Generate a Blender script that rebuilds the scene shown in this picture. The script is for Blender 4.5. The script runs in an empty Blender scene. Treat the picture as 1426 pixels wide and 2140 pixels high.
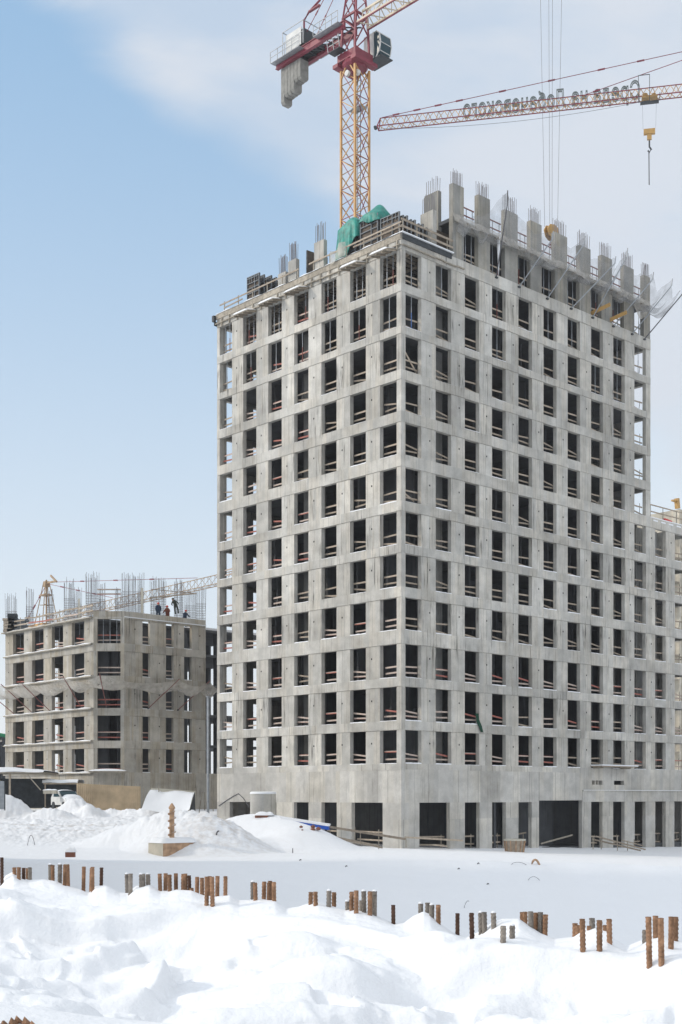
import bpy, math, random
import numpy as np
from mathutils import Vector, Matrix, Euler
R = math.radians
C = bpy.context.scene.collection
sc = bpy.context.scene
EYE = 3.64
FPX = 2706.0          # focal length in pixels of the 1426 x 2140 photograph

# ---------------------------------------------------------------- camera
cam = bpy.data.cameras.new('camera')
cam.sensor_fit = 'HORIZONTAL'; cam.sensor_width = 36.0
cam.lens = FPX / 1426 * 36.0
cam.shift_y = (1664 - 1070) / 1426.0
cam.clip_start = 0.1; cam.clip_end = 8000
camo = bpy.data.objects.new('camera', cam); C.objects.link(camo)
camo.location = (0, 0, EYE); camo.rotation_euler = (R(90), 0, 0)
sc.camera = camo

# ---------------------------------------------------------------- sun, sky, exposure
HAZE = .00028
SUN_AZ, SUN_EL = 182.0, 28.0
sun = bpy.data.lights.new('sun', 'SUN'); sun.energy = 1.7; sun.angle = R(3.2); sun.color = (1, .89, .74)
suno = bpy.data.objects.new('sun', sun); C.objects.link(suno)
sd = Vector((math.cos(R(SUN_AZ))*math.cos(R(SUN_EL)), math.sin(R(SUN_AZ))*math.cos(R(SUN_EL)), math.sin(R(SUN_EL))))
suno.rotation_euler = sd.to_track_quat('Z', 'Y').to_euler()
suno.location = sd*200
sc.view_settings.view_transform = 'Standard'; sc.view_settings.look = 'None'
sc.view_settings.exposure = -0.06; sc.view_settings.gamma = 1

def build_world():
    w = bpy.data.worlds.new('World'); sc.world = w; w.use_nodes = True
    nt = w.node_tree; N = nt.nodes; L = nt.links; N.clear()
    out = N.new('ShaderNodeOutputWorld'); bg = N.new('ShaderNodeBackground')
    sky = N.new('ShaderNodeTexSky'); sky.sky_type = 'NISHITA'; sky.sun_disc = False
    sky.sun_elevation = R(SUN_EL); sky.sun_rotation = R((90-SUN_AZ) % 360)
    sky.air_density = 1.0; sky.dust_density = 0.6; sky.ozone_density = 1.5
    bg.inputs[1].default_value = 0.15
    tc = N.new('ShaderNodeTexCoord'); sep = N.new('ShaderNodeSeparateXYZ')
    L.new(tc.outputs['Generated'], sep.inputs[0])
    def M(op, a, b=None, c=None, clamp=False):
        n = N.new('ShaderNodeMath'); n.operation = op; n.use_clamp = clamp
        for i, v in enumerate((a, b, c)):
            if v is None: continue
            if isinstance(v, (int, float)): n.inputs[i].default_value = v
            else: L.new(v, n.inputs[i])
        return n.outputs[0]
    # cloud veil: streaks on a flat layer high above the site (position = direction / height)
    zc = M('MAXIMUM', sep.outputs[2], 0.02)
    ysafe = M('MAXIMUM', sep.outputs[1], 0.05)
    a = M('DIVIDE', sep.outputs[0], ysafe)        # sideways bearing
    b = M('DIVIDE', sep.outputs[2], ysafe)        # height of the line of sight
    cmb = N.new('ShaderNodeCombineXYZ'); L.new(a, cmb.inputs[0]); L.new(b, cmb.inputs[1])
    mp = N.new('ShaderNodeMapping'); mp.inputs['Rotation'].default_value = (0, 0, R(38)); mp.inputs['Scale'].default_value = (3.2, 7.5, 1)
    L.new(cmb.outputs[0], mp.inputs[0])
    n1 = N.new('ShaderNodeTexNoise'); n1.inputs['Scale'].default_value = 1.0; n1.inputs['Detail'].default_value = 7; n1.inputs['Roughness'].default_value = .52
    n1.inputs['Distortion'].default_value = .35; L.new(mp.outputs[0], n1.inputs['Vector'])
    n2 = N.new('ShaderNodeTexNoise'); n2.inputs['Scale'].default_value = 2.6; n2.inputs['Detail'].default_value = 5
    L.new(cmb.outputs[0], n2.inputs['Vector'])
    # front of the veil runs from upper left to lower right
    d = M('ADD', M('MULTIPLY', a, .72), b)     # distance across the front
    d = M('ADD', d, M('MULTIPLY', M('SUBTRACT', n1.outputs[0], .5), .12))
    d = M('ADD', d, M('MULTIPLY', M('SUBTRACT', n2.outputs[0], .5), .09))
    mr = N.new('ShaderNodeMapRange'); mr.interpolation_type = 'SMOOTHSTEP'; L.new(d, mr.inputs[0])
    mr.inputs[1].default_value = .415; mr.inputs[2].default_value = .475; mr.inputs[3].default_value = 0; mr.inputs[4].default_value = 1
    mr2 = N.new('ShaderNodeMapRange'); mr2.interpolation_type = 'SMOOTHSTEP'; L.new(n1.outputs[0], mr2.inputs[0])
    mr2.inputs[1].default_value = .38; mr2.inputs[2].default_value = .58; mr2.inputs[3].default_value = .58; mr2.inputs[4].default_value = 1
    veil = M('MULTIPLY', M('MULTIPLY', mr.outputs[0], mr2.outputs[0]), .95)
    # low haze towards the horizon
    hz = M('POWER', M('SUBTRACT', 1.0, M('MINIMUM', M('MULTIPLY', zc, 1.55), 1.0)), 1.75)
    side = N.new('ShaderNodeMapRange'); side.interpolation_type = 'SMOOTHSTEP'; L.new(a, side.inputs[0])
    side.inputs[1].default_value = .0; side.inputs[2].default_value = .30; side.inputs[3].default_value = 0; side.inputs[4].default_value = .8
    hz = M('MULTIPLY', M('MAXIMUM', hz, M('MULTIPLY', side.outputs[0], M('SUBTRACT', 1.0, M('MINIMUM', M('MULTIPLY', b, 1.7), 1.0)))), 1.0)
    hz = M('MINIMUM', M('ADD', hz, M('MULTIPLY', side.outputs[0], .25)), .95)
    mixh = N.new('ShaderNodeMixRGB'); L.new(hz, mixh.inputs[0])
    gain = N.new('ShaderNodeMixRGB'); gain.blend_type = 'MULTIPLY'; gain.inputs[0].default_value = 1
    L.new(sky.outputs[0], gain.inputs[1]); gain.inputs[2].default_value = (1.55, 1.3, 1.1, 1)
    base = N.new('ShaderNodeMixRGB'); base.blend_type = 'MIX'; base.inputs[0].default_value = .66
    L.new(gain.outputs[0], base.inputs[1]); base.inputs[2].default_value = (2.0, 3.85, 6.0, 1)
    L.new(base.outputs[0], mixh.inputs[1]); mixh.inputs[2].default_value = (6.6, 6.8, 6.9, 1)
    mixc = N.new('ShaderNodeMixRGB'); L.new(veil, mixc.inputs[0]); L.new(mixh.outputs[0], mixc.inputs[1])
    mixc.inputs[2].default_value = (4.95, 5.3, 5.85, 1)
    # unseen cloud glow added as fill: brighter round the sun, overhead and behind the camera
    dot = N.new('ShaderNodeVectorMath'); dot.operation = 'DOT_PRODUCT'; L.new(tc.outputs['Generated'], dot.inputs[0]); dot.inputs[1].default_value = tuple(sd)
    g1 = N.new('ShaderNodeMapRange'); g1.interpolation_type = 'SMOOTHSTEP'; L.new(dot.outputs['Value'], g1.inputs[0])
    g1.inputs[1].default_value = .45; g1.inputs[2].default_value = 1; g1.inputs[3].default_value = 0; g1.inputs[4].default_value = .9
    g2 = N.new('ShaderNodeMapRange'); g2.interpolation_type = 'SMOOTHSTEP'; L.new(sep.outputs[2], g2.inputs[0])
    g2.inputs[1].default_value = .58; g2.inputs[2].default_value = .9; g2.inputs[3].default_value = 0; g2.inputs[4].default_value = 1
    g3 = N.new('ShaderNodeMapRange'); g3.interpolation_type = 'SMOOTHSTEP'; L.new(M('MULTIPLY', sep.outputs[1], -1.0), g3.inputs[0])
    g3.inputs[1].default_value = -.5; g3.inputs[2].default_value = .4; g3.inputs[3].default_value = 0; g3.inputs[4].default_value = 1
    ov = N.new('ShaderNodeMixRGB'); L.new(M('MAXIMUM', g2.outputs[0], g3.outputs[0]), ov.inputs[0]); L.new(mixc.outputs[0], ov.inputs[1]); ov.inputs[2].default_value = (6.1, 6.45, 6.9, 1)
    gl = N.new('ShaderNodeVectorMath'); gl.operation = 'SCALE'; L.new(ov.outputs[0], gl.inputs[0]); L.new(M('ADD', g1.outputs[0], 1.0), gl.inputs['Scale'])
    L.new(gl.outputs[0], bg.inputs[0]); L.new(bg.outputs[0], out.inputs[0])
build_world()

# ---------------------------------------------------------------- helpers
def at(px, py_or_none, Y, z=None):
    """world point seen at photo column px at depth Y (and row py if given)"""
    X = (px-713)/FPX*Y
    if py_or_none is not None: z = EYE + (1664-py_or_none)/FPX*Y
    return Vector((X, Y, z if z is not None else 0))

class MB:
    def __init__(s): s.v = []; s.f = []; s.uv = []; s.r = []; s.m = []; s.mi = 0
    def face(s, pts, uvs=None, rnd=0.5):
        i = len(s.v); s.v += [tuple(p) for p in pts]; s.f.append(tuple(range(i, i+len(pts))))
        s.uv += uvs if uvs else [(0, 0)]*len(pts); s.r.append(rnd); s.m.append(s.mi)
    def box(s, a, b, rnd=None, M=None, skip=''):
        x0, y0, z0 = a; x1, y1, z1 = b
        rnd = random.random() if rnd is None else rnd
        P = [(x0,y0,z0),(x1,y0,z0),(x1,y1,z0),(x0,y1,z0),(x0,y0,z1),(x1,y0,z1),(x1,y1,z1),(x0,y1,z1)]
        Fs = {'b':(0,3,2,1),'t':(4,5,6,7),'f':(0,1,5,4),'r':(1,2,6,5),'k':(2,3,7,6),'l':(3,0,4,7)}
        for k, F in Fs.items():
            if k in skip: continue
            q = [P[i] for i in F]
            if k in 'bt': u = [(p[0], p[1]) for p in q]
            elif k in 'fk': u = [(p[0], p[2]) for p in q]
            else: u = [(p[1], p[2]) for p in q]
            if M is not None: q = [M @ Vector(p) for p in q]
            s.face(q, u, rnd)
    def bar(s, p, q, w, h=None, rnd=None, up=None):
        p = Vector(p); q = Vector(q); d = q-p; L = d.length
        if L < 1e-6: return
        h = h or w; d.normalize(); up = Vector(up or (0, 0, 1))
        if abs(d.dot(up)) > .99: up = Vector((1, 0, 0))
        x = d.cross(up).normalized(); z = x.cross(d).normalized()
        M = Matrix((( x.x, d.x, z.x, p.x),(x.y, d.y, z.y, p.y),(x.z, d.z, z.z, p.z),(0,0,0,1)))
        s.box((-w/2, 0, -h/2), (w/2, L, h/2), rnd, M)
    def tube(s, pts, r, n=8, rnd=None, cap=True):
        rnd = random.random() if rnd is None else rnd
        pts = [Vector(p) for p in pts]; rs = r if isinstance(r, (list, tuple)) else [r]*len(pts)
        rings = []; acc = 0
        for i, p in enumerate(pts):
            d = (pts[min(i+1, len(pts)-1)]-pts[max(i-1, 0)]).normalized()
            up = Vector((0, 0, 1)) if abs(d.z) < .95 else Vector((1, 0, 0))
            x = d.cross(up).normalized(); y = x.cross(d)
            rings.append([p+(x*math.cos(2*math.pi*k/n)+y*math.sin(2*math.pi*k/n))*rs[i] for k in range(n)])
        for i in range(len(rings)-1):
            L = (pts[i+1]-pts[i]).length
            for k in range(n):
                k2 = (k+1) % n
                s.face([rings[i][k], rings[i][k2], rings[i+1][k2], rings[i+1][k]], [(k/n, acc), ((k+1)/n, acc), ((k+1)/n, acc+L), (k/n, acc+L)], rnd)
            acc += L
        if cap:
            s.face(rings[0][::-1], None, rnd); s.face(rings[-1], None, rnd)
    def grid(s, P, rnd=.5, uv=None):
        n = len(P); m = len(P[0])
        for i in range(n-1):
            for j in range(m-1):
                u = [(i, j), (i+1, j), (i+1, j+1), (i, j+1)]
                s.face([P[a][b] for a, b in u], [(a/(n-1), b/(m-1)) for a, b in u] if uv is None else [uv(a, b) for a, b in u], rnd)
    def build(s, name, mats, parent=None, weld=False, smooth=False, thick=None):
        me = bpy.data.meshes.new(name); me.from_pydata(s.v, [], s.f)
        ul = me.uv_layers.new(name='UVMap'); ul.data.foreach_set('uv', np.array(s.uv, dtype=np.float32).ravel())
        at_ = me.attributes.new('tone', 'FLOAT', 'FACE'); at_.data.foreach_set('value', np.array(s.r, dtype=np.float32))
        if not isinstance(mats, (list, tuple)): mats = [mats]
        for m in mats: me.materials.append(m)
        if len(mats) > 1: me.polygons.foreach_set('material_index', np.array(s.m, dtype=np.int32))
        if smooth: me.polygons.foreach_set('use_smooth', np.ones(len(s.f), dtype=bool))
        me.update()
        o = bpy.data.objects.new(name, me); C.objects.link(o)
        if parent: o.parent = parent
        if weld or smooth:
            w = o.modifiers.new('weld', 'WELD'); w.merge_threshold = .0008
        if thick:
            so = o.modifiers.new('thickness', 'SOLIDIFY'); so.thickness = thick; so.offset = 0
        return o

class Bag:
    """collects boxes: the first ones (largest in view) become parts of their own, the rest one part"""
    def __init__(s, name, cap): s.n = name; s.cap = cap; s.b = []
    def box(s, a, b): s.b.append((a, b))
    def done(s, m, parent):
        for a, b in s.b[:s.cap]: k = MB(); k.box(a, b); k.build(s.n, m, parent)
        if len(s.b) > s.cap:
            k = MB()
            for a, b in s.b[s.cap:]: k.box(a, b)
            k.build(s.n, m, parent)['kind'] = 'stuff'
def tag(o, label, cat, group=None, kind=None):
    if label: o['label'] = label
    if cat: o['category'] = cat
    if group: o['group'] = group
    if kind: o['kind'] = kind
    return o
def thing(name, label, cat, loc=(0, 0, 0), rz=0, group=None):
    o = bpy.data.objects.new(name, None); o.empty_display_size = .3; C.objects.link(o)
    o.location = loc; o.rotation_euler = (0, 0, rz); return tag(o, label, cat, group)
def copy_tree(o, parent=None):
    kids = [c for c in o.children]
    c = o.copy(); C.objects.link(c)
    if parent: c.parent = parent
    for k in kids: copy_tree(k, c)
    return c

# ---------------------------------------------------------------- materials
MAT = {}
def mat(name, col, rough=.7, metal=0, noise=0, nscale=3, bump=0, bscale=20, spec=.3, tone=0, alpha=None):
    m = bpy.data.materials.new(name); m.use_nodes = True; nt = m.node_tree; N = nt.nodes; L = nt.links
    b = N['Principled BSDF']; b.inputs['Base Color'].default_value = (*col, 1); b.inputs['Roughness'].default_value = rough
    b.inputs['Metallic'].default_value = metal; b.inputs['Specular IOR Level'].default_value = spec
    tc = N.new('ShaderNodeTexCoord')
    last = None
    if noise:
        n = N.new('ShaderNodeTexNoise'); n.inputs['Scale'].default_value = nscale; n.inputs['Detail'].default_value = 6; L.new(tc.outputs['Object'], n.inputs['Vector'])
        r = N.new('ShaderNodeMapRange'); L.new(n.outputs[0], r.inputs[0]); r.inputs[1].default_value = .3; r.inputs[2].default_value = .7
        r.inputs[3].default_value = 1-noise; r.inputs[4].default_value = 1+noise*.6
        h = N.new('ShaderNodeVectorMath'); h.operation = 'SCALE'; h.inputs[0].default_value = col; L.new(r.outputs[0], h.inputs['Scale']); last = h.outputs[0]
    if tone:
        at_ = N.new('ShaderNodeAttribute'); at_.attribute_name = 'tone'
        r = N.new('ShaderNodeMapRange'); L.new(at_.outputs['Fac'], r.inputs[0]); r.inputs[3].default_value = 1-tone; r.inputs[4].default_value = 1+tone
        h = N.new('ShaderNodeVectorMath'); h.operation = 'SCALE'
        if last: L.new(last, h.inputs[0])
        else: h.inputs[0].default_value = col
        L.new(r.outputs[0], h.inputs['Scale']); last = h.outputs[0]
    if last: L.new(last, b.inputs['Base Color'])
    if bump:
        n = N.new('ShaderNodeTexNoise'); n.inputs['Scale'].default_value = bscale; n.inputs['Detail'].default_value = 4; L.new(tc.outputs['Object'], n.inputs['Vector'])
        bp = N.new('ShaderNodeBump'); bp.inputs['Strength'].default_value = bump; bp.inputs['Distance'].default_value = .05; L.new(n.outputs[0], bp.inputs['Height']); L.new(bp.outputs[0], b.inputs['Normal'])
    if alpha is not None: b.inputs['Alpha'].default_value = alpha
    MAT[name] = m; return m

def concrete(name, col, warm=(.46, .43, .36), stain=.5, dark=.35, seam=.62):
    """board-marked cast concrete: u = metres along the wall, v = metres up"""
    m = bpy.data.materials.new(name); m.use_nodes = True; nt = m.node_tree; N = nt.nodes; L = nt.links
    b = N['Principled BSDF']; b.inputs['Roughness'].default_value = .85; b.inputs['Specular IOR Level'].default_value = .2
    uv = N.new('ShaderNodeUVMap'); uv.uv_map = 'UVMap'; tone = N.new('ShaderNodeAttribute'); tone.attribute_name = 'tone'
    tc = N.new('ShaderNodeTexCoord')
    def M(op, a, b_=None, c=None, clamp=False):
        n = N.new('ShaderNodeMath'); n.operation = op; n.use_clamp = clamp
        for i, v in enumerate((a, b_, c)):
            if v is None: continue
            if isinstance(v, (int, float)): n.inputs[i].default_value = v
            else: L.new(v, n.inputs[i])
        return n.outputs[0]
    def noise(vec, scale, det=5, mapscale=None, rough=.55):
        if mapscale:
            mp = N.new('ShaderNodeMapping'); mp.inputs['Scale'].default_value = mapscale; L.new(vec, mp.inputs[0]); vec = mp.outputs[0]
        n = N.new('ShaderNodeTexNoise'); n.inputs['Scale'].default_value = scale; n.inputs['Detail'].default_value = det; n.inputs['Roughness'].default_value = rough
        L.new(vec, n.inputs['Vector']); return n.outputs[0]
    def rng(v, a, b_, c, d, sm=True):
        r = N.new('ShaderNodeMapRange'); r.interpolation_type = 'SMOOTHSTEP' if sm else 'LINEAR'
        if isinstance(v, (int, float)): r.inputs[0].default_value = v
        else: L.new(v, r.inputs[0])
        for i, x in enumerate((a, b_, c, d)): r.inputs[i+1].default_value = x
        return r.outputs[0]
    O = tc.outputs['Object']
    big = rng(noise(O, .13, 4), .3, .7, .80, 1.08)
    mid = rng(noise(O, .9, 6), .3, .72, .84, 1.10)
    fine = rng(noise(O, 9, 4), .25, .75, .95, 1.04)
    sep = N.new('ShaderNodeSeparateXYZ'); L.new(uv.outputs[0], sep.inputs[0])
    cell = M('FLOOR', M('DIVIDE', M('ADD', sep.outputs[0], M('MULTIPLY', tone.outputs['Fac'], .5)), seam))
    wn = N.new('ShaderNodeTexWhiteNoise'); wn.noise_dimensions = '2D'
    cc = N.new('ShaderNodeCombineXYZ'); L.new(cell, cc.inputs[0]); L.new(M('MULTIPLY', tone.outputs['Fac'], 97.0), cc.inputs[1]); L.new(cc.outputs[0], wn.inputs['Vector'])
    panel = rng(wn.outputs[0], 0, 1, .95, 1.04, False)
    seg = rng(tone.outputs['Fac'], 0, 1,   .84, 1.08, False)
    fr = M('FRACT', M('DIVIDE', M('ADD', sep.outputs[0], M('MULTIPLY', tone.outputs['Fac'], .5)), seam))
    line = M('LESS_THAN', M('ABSOLUTE', M('SUBTRACT', fr, .5)), .028)
    line = M('MULTIPLY', line, rng(wn.outputs[0], .30, .5, 0, .34))
    # run-down streaks: narrow across, long down
    st = noise(uv.outputs[0], 1.0, 5, (4.2, .32, 1), .6)
    stm = M('MULTIPLY', rng(st, .52, .72, 0, 1), rng(noise(O, .16, 4), .41, .60, .05, 1))
    fs = noise(uv.outputs[0], 1.0, 4, (11.0, .5, 1), .6)
    stm = M('ADD', stm, M('MULTIPLY', rng(fs, .35, .7, 0, 1), .07))
    streak = M('SUBTRACT', 1.0, M('MULTIPLY', stm, dark))
    v = M('MULTIPLY', M('MULTIPLY', big, mid), M('MULTIPLY', fine, panel)); v = M('MULTIPLY', v, seg); v = M('MULTIPLY', v, streak)
    v = M('MULTIPLY', v, M('SUBTRACT', 1.0, line))
    mix = N.new('ShaderNodeMixRGB'); mix.inputs[1].default_value = (*col, 1); mix.inputs[2].default_value = (*warm, 1)
    L.new(rng(M('ADD', M('MULTIPLY', noise(O, .35, 5), .7), M('MULTIPLY', wn.outputs[0], .3)), .35, .7, 0, stain), mix.inputs[0])
    sv = N.new('ShaderNodeVectorMath'); sv.operation = 'SCALE'; L.new(mix.outputs[0], sv.inputs[0]); L.new(v, sv.inputs['Scale'])
    L.new(sv.outputs[0], b.inputs['Base Color'])
    bp = N.new('ShaderNodeBump'); bp.inputs['Strength'].default_value = .25; bp.inputs['Distance'].default_value = .03
    L.new(M('SUBTRACT', noise(O, 5, 6), M('MULTIPLY', line, 2.0)), bp.inputs['Height']); L.new(bp.outputs[0], b.inputs['Normal'])
    MAT[name] = m; return m

def snow_mat():
    m = bpy.data.materials.new('snow'); m.use_nodes = True; nt = m.node_tree; N = nt.nodes; L = nt.links
    b = N['Principled BSDF']; b.inputs['Roughness'].default_value = .75; b.inputs['Specular IOR Level'].default_value = .15
    tc = N.new('ShaderNodeTexCoord'); O = tc.outputs['Object']
    n = N.new('ShaderNodeTexNoise'); n.inputs['Scale'].default_value = 11; n.inputs['Detail'].default_value = 10; n.inputs['Roughness'].default_value = .6; L.new(O, n.inputs['Vector'])
    n2 = N.new('ShaderNodeTexNoise'); n2.inputs['Scale'].default_value = 3.2; n2.inputs['Detail'].default_value = 5; L.new(O, n2.inputs['Vector'])
    add = N.new('ShaderNodeMath'); add.operation = 'MULTIPLY_ADD'; L.new(n2.outputs[0], add.inputs[0]); add.inputs[1].default_value = 1.4; L.new(n.outputs[0], add.inputs[2])
    bp = N.new('ShaderNodeBump'); bp.inputs['Strength'].default_value = .55; bp.inputs['Distance'].default_value = .03; L.new(add.outputs[0], bp.inputs['Height']); L.new(bp.outputs[0], b.inputs['Normal'])
    at_ = N.new('ShaderNodeAttribute'); at_.attribute_name = 'dirt'
    n3 = N.new('ShaderNodeTexNoise'); n3.inputs['Scale'].default_value = 1.7; n3.inputs['Detail'].default_value = 9; n3.inputs['Roughness'].default_value = .7; L.new(O, n3.inputs['Vector'])
    r = N.new('ShaderNodeMapRange'); L.new(n3.outputs[0], r.inputs[0]); r.inputs[1].default_value = .42; r.inputs[2].default_value = .66
    mu = N.new('ShaderNodeMath'); mu.operation = 'MULTIPLY'; L.new(r.outputs[0], mu.inputs[0]); L.new(at_.outputs['Fac'], mu.inputs[1]); mu.use_clamp = True
    mix = N.new('ShaderNodeMixRGB'); L.new(mu.outputs[0], mix.inputs[0]); mix.inputs[1].default_value = (.79, .803, .822, 1); mix.inputs[2].default_value = (.50, .45, .40, 1)
    L.new(mix.outputs[0], b.inputs['Base Color'])
    MAT['snow'] = m; return m
snow_mat()
concrete('concrete', (.545, .53, .49), (.53, .49, .42), .65, .75)
concrete('concrete_base', (.54, .525, .49), (.54, .50, .42), .55, .28, 1.2)
concrete('concrete_old', (.485, .46, .41), (.41, .365, .29), .95, .6)
concrete('concrete_in_shade', (.105, .11, .118), (.10, .098, .09), .5, .5)  # room shade put into the colour: darker copy of the wall concrete
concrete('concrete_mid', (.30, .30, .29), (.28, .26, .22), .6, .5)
concrete('concrete_top', (.28, .275, .255), (.36, .33, .27), .8, .6)
concrete('concrete_light', (.60, .56, .47), (.62, .54, .42), .6, .2)
mat('timber', (.36, .30, .235), .8, noise=.25, nscale=4, tone=.25)
mat('timber_grey', (.36, .32, .26), .85, noise=.25, nscale=4, tone=.2)
mat('trolley_yellow', (.33, .20, .07), .6, noise=.3)
mat('yellow_beam', (.48, .29, .10), .6, noise=.15)
mat('steel_grey', (.32, .34, .36), .55, .4, noise=.2)
mat('steel_dark', (.05, .055, .06), .6, .3, noise=.2)
mat('black_hole', (.012, .012, .013), .9)
mat('form_face', (.10, .075, .055), .7, noise=.4, nscale=3, tone=.3)
mat('form_frame', (.15, .165, .18), .6, .3, noise=.25)
mat('rust', (.28, .16, .095), .9, noise=.45, nscale=22, bump=.5, bscale=60, tone=.25)
mat('rust_grey', (.25, .22, .19), .9, noise=.45, nscale=16, bump=.5, bscale=60, tone=.2)
mat('rust_pale', (.46, .30, .19), .9, noise=.45, nscale=2.5, bump=.4, bscale=12)
mat('rebar_thin', (.19, .18, .19), .8, tone=.2)
mat('crane_yellow', (.50, .28, .10), .5, noise=.25, nscale=.8)
mat('crane_red', (.21, .03, .05), .5, noise=.25, nscale=.8)
mat('crane_tan', (.37, .26, .16), .6, noise=.2)
mat('crane_pale', (.60, .52, .40), .6, noise=.2, nscale=.8)
mat('crane_white', (.62, .62, .60), .6, noise=.15, nscale=1)
mat('crane_block', (.25, .245, .225), .85, noise=.25, nscale=2)
mat('prop_red', (.20, .07, .06), .6, noise=.2)
mat('prop_blue', (.05, .13, .35), .5)
mat('safety_red', (.62, .06, .05), .6)
mat('sheet_beige', (.52, .40, .26), .55, noise=.28, nscale=.9, spec=.4)
mat('sheet_pale', (.55, .52, .44), .55, noise=.1, nscale=1)
mat('tarp_green', (.012, .24, .19), .5, noise=.45, nscale=2.5, bump=.8, bscale=4, spec=.5)
mat('cloth_green', (.01, .055, .03), .8)
mat('glass_blue', (.012, .045, .06), .3, spec=.3)
mat('blue_paint', (.02, .09, .42), .5)
mat('brown_paint', (.20, .08, .05), .7)
mat('skin', (.5, .3, .22), .6)
mat('jacket_navy', (.03, .05, .09), .9)
mat('jacket_red', (.16, .05, .03), .9)
mat('jacket_dark', (.05, .06, .05), .9)
mat('helmet_red', (.55, .05, .03), .4)
mat('rope', (.10, .10, .11), .6)
mat('letter', (.20, .23, .23), .6)
mat('dark_shed', (.035, .04, .045), .8, noise=.4)
mat('net_green', (.03, .30, .14), .8)
mat('chain', (.05, .05, .06), .6)

def stripe_mat():
    m = bpy.data.materials.new('board_red_white'); m.use_nodes = True; nt = m.node_tree; N = nt.nodes; L = nt.links
    b = N['Principled BSDF']; b.inputs['Roughness'].default_value = .7
    uv = N.new('ShaderNodeUVMap'); sep = N.new('ShaderNodeSeparateXYZ'); L.new(uv.outputs[0], sep.inputs[0])
    tn = N.new('ShaderNodeAttribute'); tn.attribute_name = 'tone'
    def M(op, a, b_):
        n = N.new('ShaderNodeMath'); n.operation = op
        for i, v in enumerate((a, b_)):
            if isinstance(v, (int, float)): n.inputs[i].default_value = v
            else: L.new(v, n.inputs[i])
        return n.outputs[0]
    f = M('FRACT', M('ADD', M('DIVIDE', sep.outputs[1], .95), tn.outputs['Fac']), 0)
    s = M('LESS_THAN', f, .46)
    tc = N.new('ShaderNodeTexCoord'); n = N.new('ShaderNodeTexNoise'); n.inputs['Scale'].default_value = 3; L.new(tc.outputs['Object'], n.inputs['Vector'])
    mix = N.new('ShaderNodeMixRGB'); L.new(s, mix.inputs[0]); mix.inputs[1].default_value = (.48, .39, .33, 1); mix.inputs[2].default_value = (.36, .12, .09, 1)
    sv = N.new('ShaderNodeVectorMath'); sv.operation = 'SCALE'; L.new(mix.outputs[0], sv.inputs[0]); L.new(M('ADD', M('MULTIPLY', n.outputs[0], .6), .65), sv.inputs['Scale'])
    L.new(sv.outputs[0], b.inputs['Base Color']); MAT['stripe'] = m
stripe_mat()

def net_mat(name, col, dens):
    """knotted safety netting: threads finer than a pixel, so mostly open"""
    m = bpy.data.materials.new(name); m.use_nodes = True; nt = m.node_tree; N = nt.nodes; L = nt.links
    b = N['Principled BSDF']; b.inputs['Base Color'].default_value = (*col, 1); b.inputs['Roughness'].default_value = .9
    tc = N.new('ShaderNodeTexCoord'); n = N.new('ShaderNodeTexNoise'); n.inputs['Scale'].default_value = 1.3; n.inputs['Detail'].default_value = 6; L.new(tc.outputs['Object'], n.inputs['Vector'])
    r = N.new('ShaderNodeMapRange'); L.new(n.outputs[0], r.inputs[0]); r.inputs[1].default_value = .3; r.inputs[2].default_value = .7; r.inputs[3].default_value = dens*.5; r.inputs[4].default_value = dens*1.4
    L.new(r.outputs[0], b.inputs['Alpha']); MAT[name] = m
net_mat('net_grey', (.30, .30, .30), .30)
net_mat('net_old', (.48, .45, .40), .62)

# ---------------------------------------------------------------- terrain
def _h(ix, iy, seed):
    n = (ix.astype(np.int64)*374761393 + iy.astype(np.int64)*668265263 + seed*1274126177) & 0xffffffff
    n = ((n ^ (n >> 13))*1274126177) & 0xffffffff
    return ((n ^ (n >> 16)) & 0xffffff)/float(0xffffff)
def vn(x, y, seed=0):
    x = np.asarray(x, dtype=float); y = np.asarray(y, dtype=float)
    ix = np.floor(x); iy = np.floor(y); fx = x-ix; fy = y-iy
    fx = fx*fx*fx*(fx*(fx*6-15)+10); fy = fy*fy*fy*(fy*(fy*6-15)+10)
    a = _h(ix, iy, seed); b = _h(ix+1, iy, seed); c = _h(ix, iy+1, seed); d = _h(ix+1, iy+1, seed)
    return (a*(1-fx)+b*fx)*(1-fy)+(c*(1-fx)+d*fx)*fy
def fbm(x, y, seed=0, o=4, g=.5):
    s = 0; a = 1; t = 0
    for i in range(o):
        s = s+a*(vn(x*2**i+i*17.3, y*2**i-i*9.1, seed+i)-.5); t += a; a *= g
    return s/t
def ss(a, b, x):
    t = np.clip((np.asarray(x, dtype=float)-a)/(b-a), 0, 1); return t*t*(3-2*t)

CREST_PX = [(-500, 1850), (0, 1848), (12, 1830), (28, 1822), (42, 1833), (60, 1840), (90, 1838), (115, 1842), (140, 1852), (168, 1860), (185, 1868), (200, 1853), (222, 1851), (250, 1866), (268, 1868), (285, 1852), (312, 1849), (335, 1862), (352, 1863), (370, 1860), (400, 1862), (425, 1872), (450, 1875), (480, 1872), (500, 1883), (520, 1882), (545, 1880), (575, 1883), (600, 1900), (625, 1896), (645, 1889), (665, 1886), (690, 1894), (720, 1902), (745, 1900), (775, 1908), (800, 1921), (825, 1932), (845, 1930), (865, 1915), (885, 1906), (900, 1912), (918, 1930), (945, 1950), (975, 1962), (1000, 1950), (1025, 1932), (1050, 1921), (1085, 1921), (1105, 1935), (1130, 1952), (1160, 1965), (1200, 1960), (1225, 1942), (1245, 1938), (1270, 1945), (1285, 1965), (1310, 1980), (1340, 1968), (1362, 1952), (1385, 1950), (1410, 1962), (1426, 1968), (1950, 1980)]
_cx = np.array([c[0] for c in CREST_PX], float); _cy = np.array([c[1] for c in CREST_PX], float)
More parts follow.
